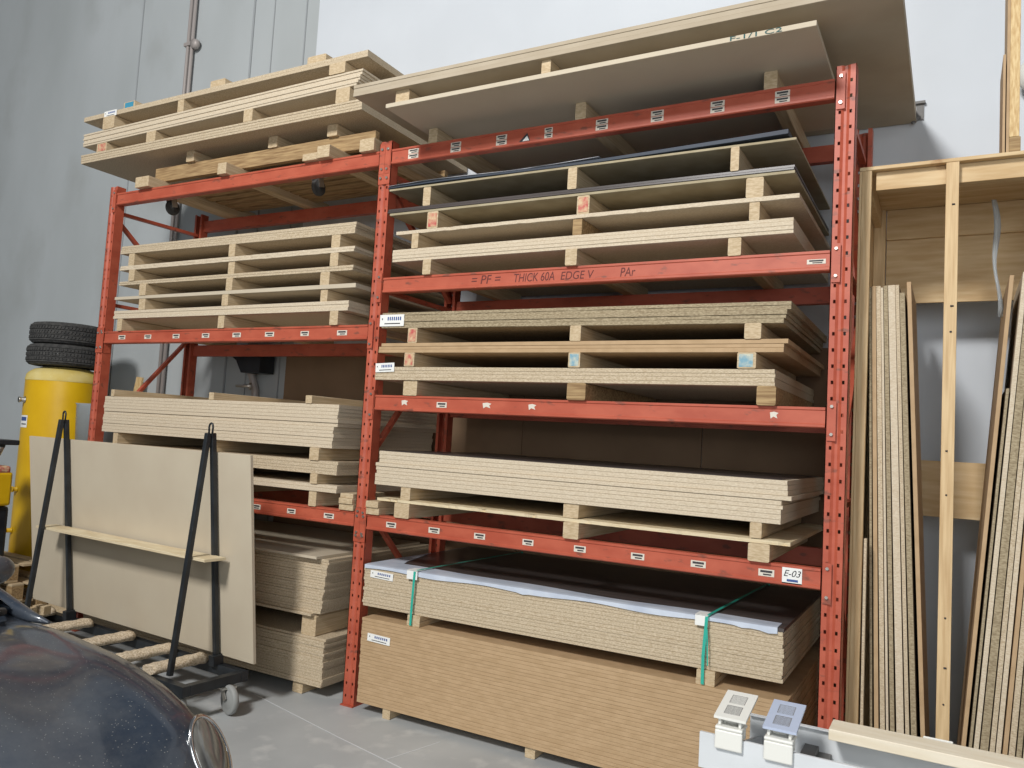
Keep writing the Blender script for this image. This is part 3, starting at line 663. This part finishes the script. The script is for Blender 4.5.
# ---------------------------------------------------------------- yellow tank with tyres
TC = (-4.10, .54)
tk = root('air_tank', (TC[0], TC[1], 0), 'tall yellow upright air tank standing beside the rack', 'tank')
bm = NB(); r = .325
lathe(bm, [(r-.02, .0), (r-.02, .36), (r-.004, .38), (r, .40), (r, 2.0)], 64); link('tank_body', bm, 'yellow', tk)
bm = NB(); lathe(bm, [(r+.0025, 1.985), (r+.0025, 2.005), (r, 2.01), (r*.985, 2.04), (r*.93, 2.065), (r*.8, 2.095), (r*.6, 2.115), (r*.3, 2.125), (0, 2.13)], 64); link('domed_top', bm, 'dust', tk)['label'] = 'dusty pale domed top'
bm = NB(); lathe(bm, [(r+.003, .375), (r+.006, .38), (r+.006, .41), (r+.003, .415)], 64); link('weld_ring', bm, 'yellow', tk)
dirc = Vector((3.23-TC[0], -3.95-TC[1], 0)).normalized(); left = Vector((-dirc.y, dirc.x, 0))*-1
def on_tank(a, z, rr=r):
    ca = math.atan2(dirc.y, dirc.x)+a; return Vector((cos(ca)*rr, sin(ca)*rr, z))
for a, z, l_ in ((-1.25, 1.80, .05), (-1.2, .99, .04), (-1.28, .62, .06)):
    p = on_tank(a, z); q = on_tank(a, z, r+l_); bm = NB(); tube(bm, [p, p*.9+q*.1, q], [.035, .02, .02], 12); tube(bm, [q-(q-p)*.25, q], [.027, .027], 8)
    link('pipe_fitting', bm, 'yellow' if z < 1.7 else 'steel', tk)
# curved decal plate on the flank
def patch(a0, a1, z0, z1, rr, mi_, name):
    bm = NB(); n = 8; A = [bm.verts.new(on_tank(a0+(a1-a0)*i/n, z0, rr)) for i in range(n+1)]; B = [bm.verts.new(on_tank(a0+(a1-a0)*i/n, z1, rr)) for i in range(n+1)]
    for i in range(n): bm.faces.new((A[i], A[i+1], B[i+1], B[i]))
    return link(name, bm, mi_, tk)
patch(-1.42, -.98, 1.55, 1.66, r+.002, 'white', 'decal'); patch(-1.35, -1.02, 1.61, 1.645, r+.003, 'blueink', 'decal_print'); patch(-1.3, -1.02, 1.575, 1.585, r+.003, 'ink', 'decal_print')
def tyre(z, rr, label, dx, dy, kind):
    t = root('tyre', (TC[0]+dx, TC[1]+dy, z), label, 'tyre', 'tyres on the yellow tank')
    h = .10
    prof = [(rr*.60, -h*.7), (rr*.66, -h*.92), (rr*.8, -h), (rr*.93, -h*.92), (rr*.985, -h*.72)]
    tread = []
    for k in range(9):
        zz = -h*.66+k*h*1.32/8; tread += [(rr, zz-.006), (rr, zz+.006)] + ([(rr-.008, zz+.0075), (rr-.008, zz+.0135)] if k < 8 else [])
    prof += tread + [(rr*.985, h*.72), (rr*.93, h*.92), (rr*.8, h), (rr*.66, h*.92), (rr*.60, h*.7), (rr*.58, 0), (rr*.60, -h*.7)]
    bm = NB(); lathe(bm, prof, 80, smooth=False); link('carcass', bm, 'rubber', t)
    bm = NB()
    for k in range(72):
        a = 2*pi*k/72
        for zz in ((-.055, -.03), (-.012, .014), (.03, .056)):
            sk = .05 if kind else .0
            for q in range(1):
                a0 = a+sk*(1 if zz[0] < 0 else -1); w_ = .028
                c = [Vector((cos(a0+d)*(rr+e), sin(a0+d)*(rr+e), z_)) for e in (-.006, .005) for d, z_ in ((-w_, zz[0]), (w_, zz[0]), (w_+sk*.6, zz[1]), (-w_+sk*.6, zz[1]))]
                v = [bm.verts.new(p) for p in c]
                for f in ((0, 1, 2, 3), (7, 6, 5, 4), (0, 4, 5, 1), (1, 5, 6, 2), (2, 6, 7, 3), (3, 7, 4, 0)): bm.faces.new([v[i] for i in f])
    o = link('tread', bm, 'rubber', t); o['kind'] = 'stuff'
tyre(2.226, .335, 'worn black tyre lying directly on the yellow tank', 0, 0, 0)
tyre(2.427, .33, 'black tyre with block tread lying on top of the other tyre', .01, 0, 1)
# clear plastic tub behind the post
bm = NB(); lathe(bm, [(0, 0), (.17, 0), (.19, .42), (.20, .43), (.18, .42), (.165, .008), (0, .008)], 24)
tub = link('plastic_tub', bm, 'clear', None, (-3.21, .33, 1.36)); tag(tub, 'clear plastic tub standing on a crate between the tank and left post', 'tub')
bm = NB()
for k in range(7): box(bm, -.22, .22, -.175, -.1605, .02+k*.19, .15+k*.19); box(bm, -.22, .22, .1605, .175, .02+k*.19, .15+k*.19)
for x in (-.22, .2):
    box(bm, x, x+.02, -.16, .16, 0, 1.339)
box(bm, -.22, .22, -.16, .16, 1.34, 1.359)
tag(link('wooden_crate', bm, 'lumber', None, (-3.19, .33, 0)), 'tall slatted crate standing behind the grey board near the tank', 'crate')

# pallets left of the trolley
def pallet(z, label, dx, rot):
    t = root('wooden_pallet', (-4.03+dx, .0, z), label, 'pallet', 'pallets stacked in front of the tank', rot)
    L, D = 1.15, .36
    for k in range(3):
        bm = NB(); box(bm, -L/2, L/2, -.18+k*.13, -.18+k*.13+.1, .125, .145); link('deck_board', bm, 'lumber', t, bevel=.003)
        if k != 1:
            bm = NB(); box(bm, -L/2, L/2, -.18+k*.13, -.18+k*.13+.1, 0.001, .02); link('bottom_board', bm, 'lumber', t, bevel=.003)
    for x in (-L/2, -.05, L/2-.09):
        for y in (-.18, .08):
            bm = NB(); box(bm, x, x+.09, y, y+.1, .0205, .1245); link('block', bm, 'oldlum', t, bevel=.003)
pallet(0, 'lowest wooden pallet stacked in front of the yellow tank', 0, 0)
pallet(.147, 'middle wooden pallet stacked in front of the yellow tank', .04, .03)
pallet(.294, 'top wooden pallet stacked in front of the yellow tank', .0, -.02)

# yellow and red power machine at the far left, standing on the floor
mc = root('air_compressor', (-3.60, -.36, 0), 'yellow portable compressor with red gauge at the left edge', 'compressor')
bm = NB(); box(bm, -.18, .2, -.12, .12, .93, 1.20); link('control_panel', bm, 'yellow', mc, bevel=.02)
bm = NB()
for k in range(5): box(bm, .08, .185, -.128, -.1205, .99+k*.035, 1.012+k*.035)
link('vent', bm, 'black', mc)
bm = NB(); box(bm, -.22, .16, -.14, .14, .2, .925); link('motor_housing', bm, 'black', mc, bevel=.03)
bm = NB(); tube(bm, [(.02, 0, 1.18), (.06, 0, 1.26), (.16, -.02, 1.33), (.24, -.02, 1.42)], [.05, .04, .035, .03], 12); link('pump_head', bm, 'steel', mc)
bm = NB(); box(bm, -.12, .2, -.1, .1, 1.19, 1.25); link('red_cover', bm, 'red', mc, bevel=.02)['label'] = 'faded red cover'
bm = NB(); tube(bm, [(.05, -.15, .95)]+[(.12+.12*sin(a), -.17, .83+.12*cos(a)) for a in [pi*k/10 for k in range(11)]]+[(.0, -.15, .70)], .014, 8); link('air_hose', bm, 'rubber', mc)
bm = NB(); box(bm, -.2, .28, -.1, .1, 1.42, 1.46); tube(bm, [(-.1, 0, 1.2), (-.1, 0, 1.43)], .03, 10); link('carry_handle', bm, 'black', mc, bevel=.008)
for x in (-.17, .2):
    for y in (-.1, .1):
        bm = NB(); tube(bm, [(x, y, 0), (x, y, .22)], .02, 10); link('leg', bm, 'black', mc)
bm = NB(); bar(bm, (-4.05, .98, .02), (-4.05+.16, 1.17, 2.1), .09, .02, (0, 1, 0)); tag(link('wood_plank', bm, 'pine'), 'wooden plank leaning on the wall at the far left', 'plank')

# ---------------------------------------------------------------- timber store on the right
CY0, CY1 = .2, .94; CX0, CX1 = 2.802, 4.45; CT = 3.122
cb = root('timber_rack', (2.8, .2, 0), 'open pine-framed storage rack for upright boards beside the orange rack', 'storage rack')
def cpart(name, x0, x1, y0, y1, z0, z1, m='pinex', bev=.002):
    bm = NB(); box(bm, x0-2.8, x1-2.8, y0-.2, y1-.2, z0, z1); return link(name, bm, m, cb, bevel=bev)
cpart('top_panel', CX0, CX1, CY0, CY1, CT-.018, CT, 'pplank')
cpart('front_rail', CX0+.072, CX1, CY0+.04, CY0+.08, CT-.11, CT-.019, 'pplank')
cpart('stud', CX0+.0115, CX0+.055, CY0+.002, CY0+.04, .10, CT-.019)
cpart('stud', CX0+.012, CX0+.072, CY1-.04, CY1, .10, CT-.019)
cpart('stud', 3.177, 3.231, CY0+.001, CY0+.039, .10, CT-.019)
cpart('stud', 3.80, 3.855, CY0+.001, CY0+.039, .10, CT-.019)
cpart('stud', 4.39, 4.45, CY0+.001, CY0+.039, .10, CT-.019)
cpart('side_panel', CX0, CX0+.011, CY0, CY1, .10, CT-.019, 'pinex')
cpart('side_panel', 3.745, 3.758, CY0+.041, CY1-.03, .10, CT-.15, 'chip')
cpart('back_rail', CX0+.075, CX1, CY1-.025, CY1, CT-.19, CT-.02, 'pplank')
cpart('back_board', CX0+.075, CX1, CY1, CY1+.018, 2.572, CT-.10, 'pplank')
cpart('back_board', CX0+.075, CX1, CY1, CY1+.018, 1.405, 1.705, 'pplank')
cpart('side_rail', CX0+.013, CX0+.05, CY0+.045, CY1-.045, CT-.12, CT-.02)
cpart('base_panel', CX0, CX1, CY0, CY1, .08, .0995, 'ply')
for y in (CY0+.02, CY1-.08): cpart('base_rail', CX0, CX1, y, y+.06, .0, .0795)
bm = NB()
for x in (3.204,):
    for z in (.62, .78, 1.0, 1.55, 1.75, 2.3, 2.42, 2.9): tube(bm, [(x-2.8+rnd.uniform(-.015, .015), .001, z), (x-2.8, -.002, z)], .004, 8)
link('screw', bm, 'ink', cb)['kind'] = 'stuff'
def upright_sheet(xb, xt, th, y0, h, m, label, group, z0=.101, D=.62, name='upright_board'):
    """board standing on edge, leaning in x from xb at its foot to xt at its head"""
    bm = NB(); a = math.asin(max(-1, min(1, (xt-xb)/h)))
    box(bm, 0, th, 0, D, 0, h)
    o = link(name, bm, m, None, (xb, y0, z0), .001); o.rotation_euler = (0, a, 0)
    if a > 0: o.location.z += th*sin(a)
    return tag(o, label, 'board', group)
gl = 'boards leaning in the left half of the timber rack'; gr = 'boards leaning in the right part of the timber rack'
FX = lambda x: 3.228+(x-3.228)*.9333
Ls = [ # foot x, head x, thickness, height, material, description
 (2.885, 2.873-.05, .010, 2.435, 'chipd', 'dark thin board leftmost'), (2.903, 2.834, .018, 2.44, 'mdf', 'tan board second'), (2.927, 2.853, .020, 2.44, 'chip', 'chipboard third'),
 (2.952, 2.874, .010, 2.43, 'chipw', 'thin pale board fourth'), (2.968, 2.885, .018, 2.44, 'chipd', 'dull weathered board fifth'), (2.994, 2.905, .030, 2.44, 'chipw', 'thick pale chipboard sixth'),
 (3.029, 2.936, .016, 2.44, 'chip', 'chipboard seventh'), (3.052, 2.955, .022, 2.40, 'chipd', 'shorter weathered board eighth'), (3.088, 2.984, .018, 2.455, 'mdf', 'brown board rightmost')]
for xb, xt, th, h, m, d in Ls:
    xb = 2.890+(xb-2.885)*1.16; xt = 2.826+(xt-2.823)*1.10
    upright_sheet(FX(xb), FX(xt), th*1.02, CY0+.045+rnd.uniform(0, .02), h, m, '%s in the left half of the timber rack' % d, gl)
upright_sheet(2.872, 2.867, .012, CY0-.04, 1.32, 'chip', 'short narrow board in front of the left pine stud', gl, z0=.001, D=.035)
Rs = [(3.255, 3.452, .018, 2.47, 'mdf', 'brown board leftmost'), (3.285, 3.486, .012, 1.95, 'chipd', 'short dark strip second'), (3.305, 3.505, .020, 2.48, 'chipw', 'pale chipboard third'),
      (3.332, 3.528, .032, 2.46, 'chipd', 'thick dark chipboard fourth'), (3.371, 3.563, .020, 2.45, 'chip', 'chipboard fifth'), (3.397, 3.585, .020, 2.05, 'chipw', 'short pale board sixth'),
      (3.424, 3.612, .018, 2.45, 'mdf', 'tan board seventh'), (3.449, 3.632, .024, 2.44, 'chip', 'chipboard eighth'), (3.48, 3.658, .02, 2.44, 'chipd', 'weathered board ninth'), (3.507, 3.682, .02, 2.44, 'chipw', 'pale board tenth'), (3.534, 3.705, .022, 2.44, 'chip', 'chipboard rightmost')]
for xb, xt, th, h, m, d in Rs:
    xb = FX(xb); xt = FX(xt); xt2 = xb+(xt-xb)*h/2.44
    upright_sheet(xb, xt2, th*.95, CY0+.045+rnd.uniform(0, .02), h, m, '%s in the right part of the timber rack' % d, gr)
# clear plastic strip hanging from the top
bm = NB(); n = 14; A = []
for i in range(n+1):
    t = i/n; z = 3.03-t*.60; x = 3.375+.03*t+.008*sin(9*t); A.append((bm.verts.new((x, .62+.02*sin(5*t), z)), bm.verts.new((x+.022+.008*sin(7*t), .63+.02*sin(6*t), z))))
for p, q in zip(A, A[1:]): bm.faces.new((p[0], p[1], q[1], q[0])).smooth = True
o = link('plastic_strip', bm, 'clear'); sm = o.modifiers.new('solid', 'SOLIDIFY'); sm.thickness = .002
tag(o, 'clear plastic strip hanging inside the timber rack', 'plastic strip')
# timbers standing on top of the timber rack
bm = NB(); box(bm, 0, .010, 0, .3, 0, .47); tag(link('thin_board', bm, 'mdf', None, (3.401, CY0+.02, CT+.001)), 'short thin brown board standing on top of the timber rack', 'board')
r = root('framed_post', (3.428, CY0+.03, CT), 'tall pale pine post standing on top of the timber rack', 'post')
bm = NB(); box(bm, 0, .04, .0, .09, .08, 1.6); link('stud', bm, 'pine', r, bevel=.002)
bm = NB(); box(bm, -.012, -.0005, 0, .25, .001, 1.6); link('side_panel', bm, 'mdf', r)
bm = NB(); box(bm, 0, .045, 0, .1, .001, .079); link('foot_block', bm, 'oldlum', r, bevel=.002)
bm = NB(); lathe(bm, [(0, -.06), (.06, -.06), (.09, -.03), (.1, 0), (.09, .03), (.03, .06), (0, .06)], 24, (0, 0, 0), 'y')
hb = tag(link('lamp_head', bm, 'wplas', None, (3.60, 1.16, 3.88)), 'round white fitting mounted on the wall above the timber rack', 'lamp')
bm = NB(); box(bm, -.02, .02, .05, .099, -.02, .02); link('bracket', bm, 'black', hb)
# small wall hook
bm = NB(); box(bm, -.02, .02, -.012, -.001, -.06, .04); box(bm, -.028, .028, -.03, -.001, .035, .05); bar(bm, (0, -.01, -.04), (-.04, -.05, -.09), .012, .012)
tag(link('wall_hook', bm, 'gplas', None, (3.02, WY, 3.80)), 'small grey bracket on the wall at the corner of the longest board', 'bracket')

# ---------------------------------------------------------------- white channel on a trestle, near right
CZ = .80; NY, FY = -1.645, -1.385
ch = root('metal_channel', (2.612, NY, CZ), 'long white sheet-metal channel in the near right foreground', 'metal channel')
Lc = 1.7
bm = NB(); box(bm, 0, Lc, 0, .004, 0, .097); box(bm, 0, Lc, .004, .012, .093, .097); link('front_wall', bm, 'wmetal', ch, bevel=.001)
bm = NB(); box(bm, .085, Lc, .258, .262, 0, .097); box(bm, .085, Lc, .245, .258, .093, .097); link('back_wall', bm, 'wmetal', ch, bevel=.001)
bm = NB(); box(bm, .12, Lc, .0045, .2575, 0, .004); link('bottom_plate', bm, 'wmetal', ch)
bm = NB(); box(bm, .245, .285, .005, .257, .0045, .045); box(bm, .285, .32, .14, .257, .0045, .03); link('divider', bm, 'gplas', ch, bevel=.002)
bm = NB(); bar(bm, (.03, .02, .02), (.12, .25, .02), .01, .04); link('end_flange', bm, 'wmetal', ch)
bm = NB(); box(bm, .36, 1.6, .06, .13, .0045, .03)
for k in range(24): box(bm, .38+k*.05, .40+k*.05, .055, .0595, .008, .022, 1)
link('slotted_rail', bm, ['wmetal', 'cart'], ch)
def clip(x, m, label):
    r = root('vent_clip', (2.612+x, NY, CZ), label, 'plastic clip', 'plastic clips on the white channel')
    bm = NB(); box(bm, 0, .076, -.012, -.002, .066, .118); box(bm, 0, .076, -.012, .055, .118, .128); box(bm, .004, .072, .045, .055, .085, .118); link('hook_bracket', bm, 'wplas', r, bevel=.004)
    bm = NB(); box(bm, .006, .014, .0, .05, .128, .145); box(bm, .062, .07, .0, .05, .128, .145); box(bm, .014, .062, .03, .04, .128, .145); link('riser', bm, 'wplas', r, bevel=.002)
    bm = NB()
    def P(u, v, w): return (u*.088-.004, -.01+v*.155, .147+v*.032+w)
    def slab(u0, u1, v0, v1, w0, w1, mi=0):
        vs = [bm.verts.new(P(u, v, w)) for w in (w0, w1) for u, v in ((u0, v0), (u1, v0), (u1, v1), (u0, v1))]
        for f in ((0, 3, 2, 1), (4, 5, 6, 7), (0, 1, 5, 4), (1, 2, 6, 5), (2, 3, 7, 6), (3, 0, 4, 7)): bm.faces.new([vs[i] for i in f]).material_index = mi
    slab(0, 1, 0, .14, 0, .007); slab(0, 1, .86, 1, 0, .007); slab(0, .24, .14, .86, 0, .007); slab(.74, 1, .14, .86, 0, .007); slab(.24, .74, .46, .54, 0, .007)
    slab(.24, .74, .14, .86, 0, .0064, 1)
    for k in range(8): slab(.26, .72, .16+k*.037,   .16+k*.037+.008, .0060, .0069)
    for k in range(8): slab(.26, .72, .56+k*.037, .56+k*.037+.015, .0060, .0069)
    link('grille_plate', bm, [m, 'gplas'], r)
clip(.045, 'wplas', 'white plastic grille clip on the near end of the white channel')
clip(.178, 'bplas', 'blue-grey topped plastic grille clip on the white channel beside the pale wood')
bm = NB(); box(bm, 0, 1.3, 0, .10, 0, .03); wb = link('pale_wood_board', bm, 'pale', None, (2.932, -1.478, .8975), .002)
tag(wb, 'pale planed wood board lying along the top of the white channel', 'board')
bm = NB(); n = 10; pts = []
box(bm, 0, .075, 0, .006, 0, .05); tag(link('plastic_plate', bm, 'wplas', None, (3.165, -1.345, .872), .004), 'small rounded white plastic plate behind the pale wood board', 'plate')
ts = root('trestle', (3.6, -1.51, 0), 'wooden trestle carrying the white channel below the picture edge', 'trestle')
bm = NB(); box(bm, -.4, .4, -.2, .2, .70, .798); link('top_rail', bm, 'lumber', ts)
for sx in (-1, 1):
    for sy in (-1, 1):
        bm = NB(); bar(bm, (sx*.3, sy*.15, .70), (sx*.4, sy*.3, 0.0), .06, .04); link('leg', bm, 'lumber', ts)

# ---------------------------------------------------------------- the dark blue car
car = root('car', (0, -2.78, 0), 'dusty dark blue car with oval headlamp parked in front of the rack', 'car')
HY = .86                                            # half width, car centre y = -2.85
# stations: x, z crest of fender, z hood centre, half width, z shoulder, z sill
ST = [(-3.05, .62, .62, .55, .50, .30), (-2.95, .80, .82, .72, .60, .24), (-2.6, .90, .93, .82, .66, .2), (-2.0, .93, .95, .86, .68, .2), (-1.2, .93, .95, .86, .68, .2), (-.5, .93, .95, .86, .68, .2),
      (-.1, .868, .93, .86, .66, .2), (.15, .868, .91, .86, .66, .2), (.4, .850, .875, .86, .65, .2), (.6, .828, .83, .86, .63, .2), (.8, .788, .765, .85, .59, .2), (.95, .742, .70, .835, .55, .2),
      (1.05, .700, .65, .82, .53, .2), (1.10, .655, .625, .81, .51, .2), (1.14, .60, .585, .79, .48, .2), (1.18, .53, .535, .75, .45, .2), (1.24, .45, .47, .63, .40, .22), (1.29, .37, .39, .42, .33, .25)]
def crom(P, t):
    n = len(P)-1; f = t*n; i = min(int(f), n-1); u = f-i
    p0 = P[max(i-1, 0)]; p1 = P[i]; p2 = P[i+1]; p3 = P[min(i+2, n)]
    return [.5*((2*b_)+(-a_+c_)*u+(2*a_-5*b_+4*c_-d_)*u*u+(-a_+3*b_-3*c_+d_)*u**3) for a_, b_, c_, d_ in zip(p0, p1, p2, p3)]
def section(s):
    x, zc, zh, hw, zs, zb = s
    half = [(hw*.93, zb), (hw*.985, zb+.1), (hw, zs-.06), (hw*.995, zs+.02), (hw*.97, zc-.09), (hw*.925, zc-.032), (hw*.86, zc-.004), (hw*.78, zc), (hw*.70, zc-.012), (hw*.60, (zc*.4+zh*.6)-.016), (hw*.45, zh-.012), (hw*.25, zh-.002), (0, zh)]
    return [(x, y, z) for y, z in half] + [(x, -y, z) for y, z in half[-2::-1]]
bm = NB(); rows = []
N = 64
for i in range(N+1):
    rows.append([bm.verts.new(p) for p in section(crom(ST, i/N))])
for p, q in zip(rows, rows[1:]):
    for k in range(len(p)-1): bm.faces.new((p[k], p[k+1], q[k+1], q[k])).smooth = True
    bm.faces.new((p[-1], p[0], q[0], q[-1]))
bm.faces.new(rows[0]); bm.faces.new(rows[-1][::-1])
o = link('body', bm, 'car', car); ss = o.modifiers.new('sub', 'SUBSURF'); ss.levels = 1; ss.render_levels = 1
# cabin: windscreen, roof, pillars
bm = NB()
gh = [(-.10, .68, .90), (-.45, .69, 1.08), (-.90, .57, 1.26), (-1.2, .54, 1.33), (-1.8, .55, 1.24), (-2.5, .70, .95)]
rr_ = []
for x, hw, z in gh:
    rr_.append([bm.verts.new(p) for p in ((x, hw+.05, .90), (x, hw+.01, z-.03 if z > 1 else .935), (x, hw*.7, z), (x, 0, z+.02), (x, -hw*.7, z), (x, -hw-.01, z-.03 if z > 1 else .935), (x, -hw-.05, .90))])
for i, (p, q) in enumerate(zip(rr_, rr_[1:])):
    for k in range(6):
        f = bm.faces.new((p[k], p[k+1], q[k+1], q[k])); f.smooth = True
        glass = (i < 2 and k in (2, 3)) or (i in (1, 2, 3) and k in (0, 5))
        f.material_index = 1 if glass else 0
link('cabin', bm, ['car', 'glass'], car)
# A-pillar on the rack side, cowl, wiper
def yline(pts, w, d, nm, m, par=car):
    bm = NB()
    for a, c in zip(pts, pts[1:]): bar(bm, a, c, w, d)
    return link(nm, bm, m, par)
bm = NB(); tube(bm, [(.10, .775, .862), (-.02, .775, .865), (-.16, .77, .885), (-.32, .75, .93), (-.55, .69, 1.06), (-.95, .58, 1.26)], [.006, .022, .034, .040, .042, .038], 14); link('windscreen_pillar', bm, 'car', car)
bm = NB(); tube(bm, [(.10, -.775, .862), (-.02, -.775, .865), (-.16, -.77, .885), (-.32, -.75, .93), (-.55, -.69, 1.06), (-.95, -.58, 1.26)], [.006, .022, .034, .040, .042, .038], 14); link('windscreen_pillar', bm, 'car', car)
bm = NB(); tube(bm, [(-.12, .72, .885), (-.02, .66, .905), (.03, .4, .922), (.05, 0, .93), (.03, -.4, .922), (-.02, -.66, .905)], [.008, .016, .022, .025, .022, .012], 10); link('cowl_trim', bm, 'rubber', car)
bm = NB(); tube(bm, [(.02, .60, .925), (-.04, .52, .95), (-.10, .2, .975), (-.09, -.1, .97)], .009, 8); tube(bm, [(.03, .60, .91), (.02, .6, .94)], .018, 10); link('wiper', bm, 'rubber', car)
# mirror
for s_ in (1, -1):
    bm = NB(); bmesh.ops.create_icosphere(bm, subdivisions=4, radius=1)
    for v in bm.verts:
        v.co = Vector((v.co.x*.055, v.co.y*.10, v.co.z*.068))+Vector((-.57, s_*.90, .965))
        v.co.x = max(v.co.x, -.61)
    for f in bm.faces: f.smooth = True
    mr_ = link('mirror', bm, 'car', car)
    bm = NB(); tube(bm, [(-.57, s_*.89, .935), (-.50, s_*.75, .93)], [.028, .035], 10); link('mirror_arm', bm, 'rubber', mr_)
# headlamps: oval glass lenses lying in the fender ends
for s_ in (1, -1):
    hl = NB(); cx, cy, cz = 1.116, s_*.728, .612
    nx = Vector((.84, s_*.14, .52)).normalized(); tu = Vector((0, 0, 1))-nx*nx.z; tu.normalize(); tv = nx.cross(tu)
    rings = []
    for j in range(9):
        t = j/8; rr2 = sin(t*pi/2); h_ = cos(t*pi/2)
        if j == 0: rings.append([hl.verts.new(Vector((cx, cy, cz))+nx*.022)]); continue
        rings.append([hl.verts.new(Vector((cx, cy, cz))+nx*(.022*h_)+tu*.118*rr2*cos(2*pi*k/32)+tv*.068*rr2*sin(2*pi*k/32)) for k in range(32)])
    for k in range(32): hl.faces.new((rings[0][0], rings[1][k], rings[1][(k+1) % 32])).smooth = True
    for p, q in zip(rings[1:], rings[2:]):
        for k in range(32): hl.faces.new((p[k], q[k], q[(k+1) % 32], p[(k+1) % 32])).smooth = True
    h1 = link('headlamp', hl, 'lens', car)
    bm = NB(); tube(bm, [Vector((cx, cy, cz))+tu*.122*cos(2*pi*k/40)+tv*.072*sin(2*pi*k/40) for k in range(41)], .008, 8, cap=False); link('headlamp_rim', bm, 'chrome', h1)
# shut line between hood and bumper
for s_ in (1, -1):
    bm = NB(); tube(bm, [(1.04, s_*.66, .655), (1.085, s_*.5, .625), (1.12, s_*.3, .595), (1.13, 0, .57)], .004, 6); link('shut_line', bm, 'ink', car)
for x in (.62, -2.25):
    for s_ in (1, -1):
        bm = NB(); lathe(bm, [(0, -.1), (.2, -.1), (.22, -.09), (.3, -.1), (.325, -.07), (.328, 0), (.325, .07), (.3, .1), (.22, .09), (.2, .06), (0, .05)], 40, (x, s_*.75, .329), 'y'); link('wheel', bm, 'rubber', car)
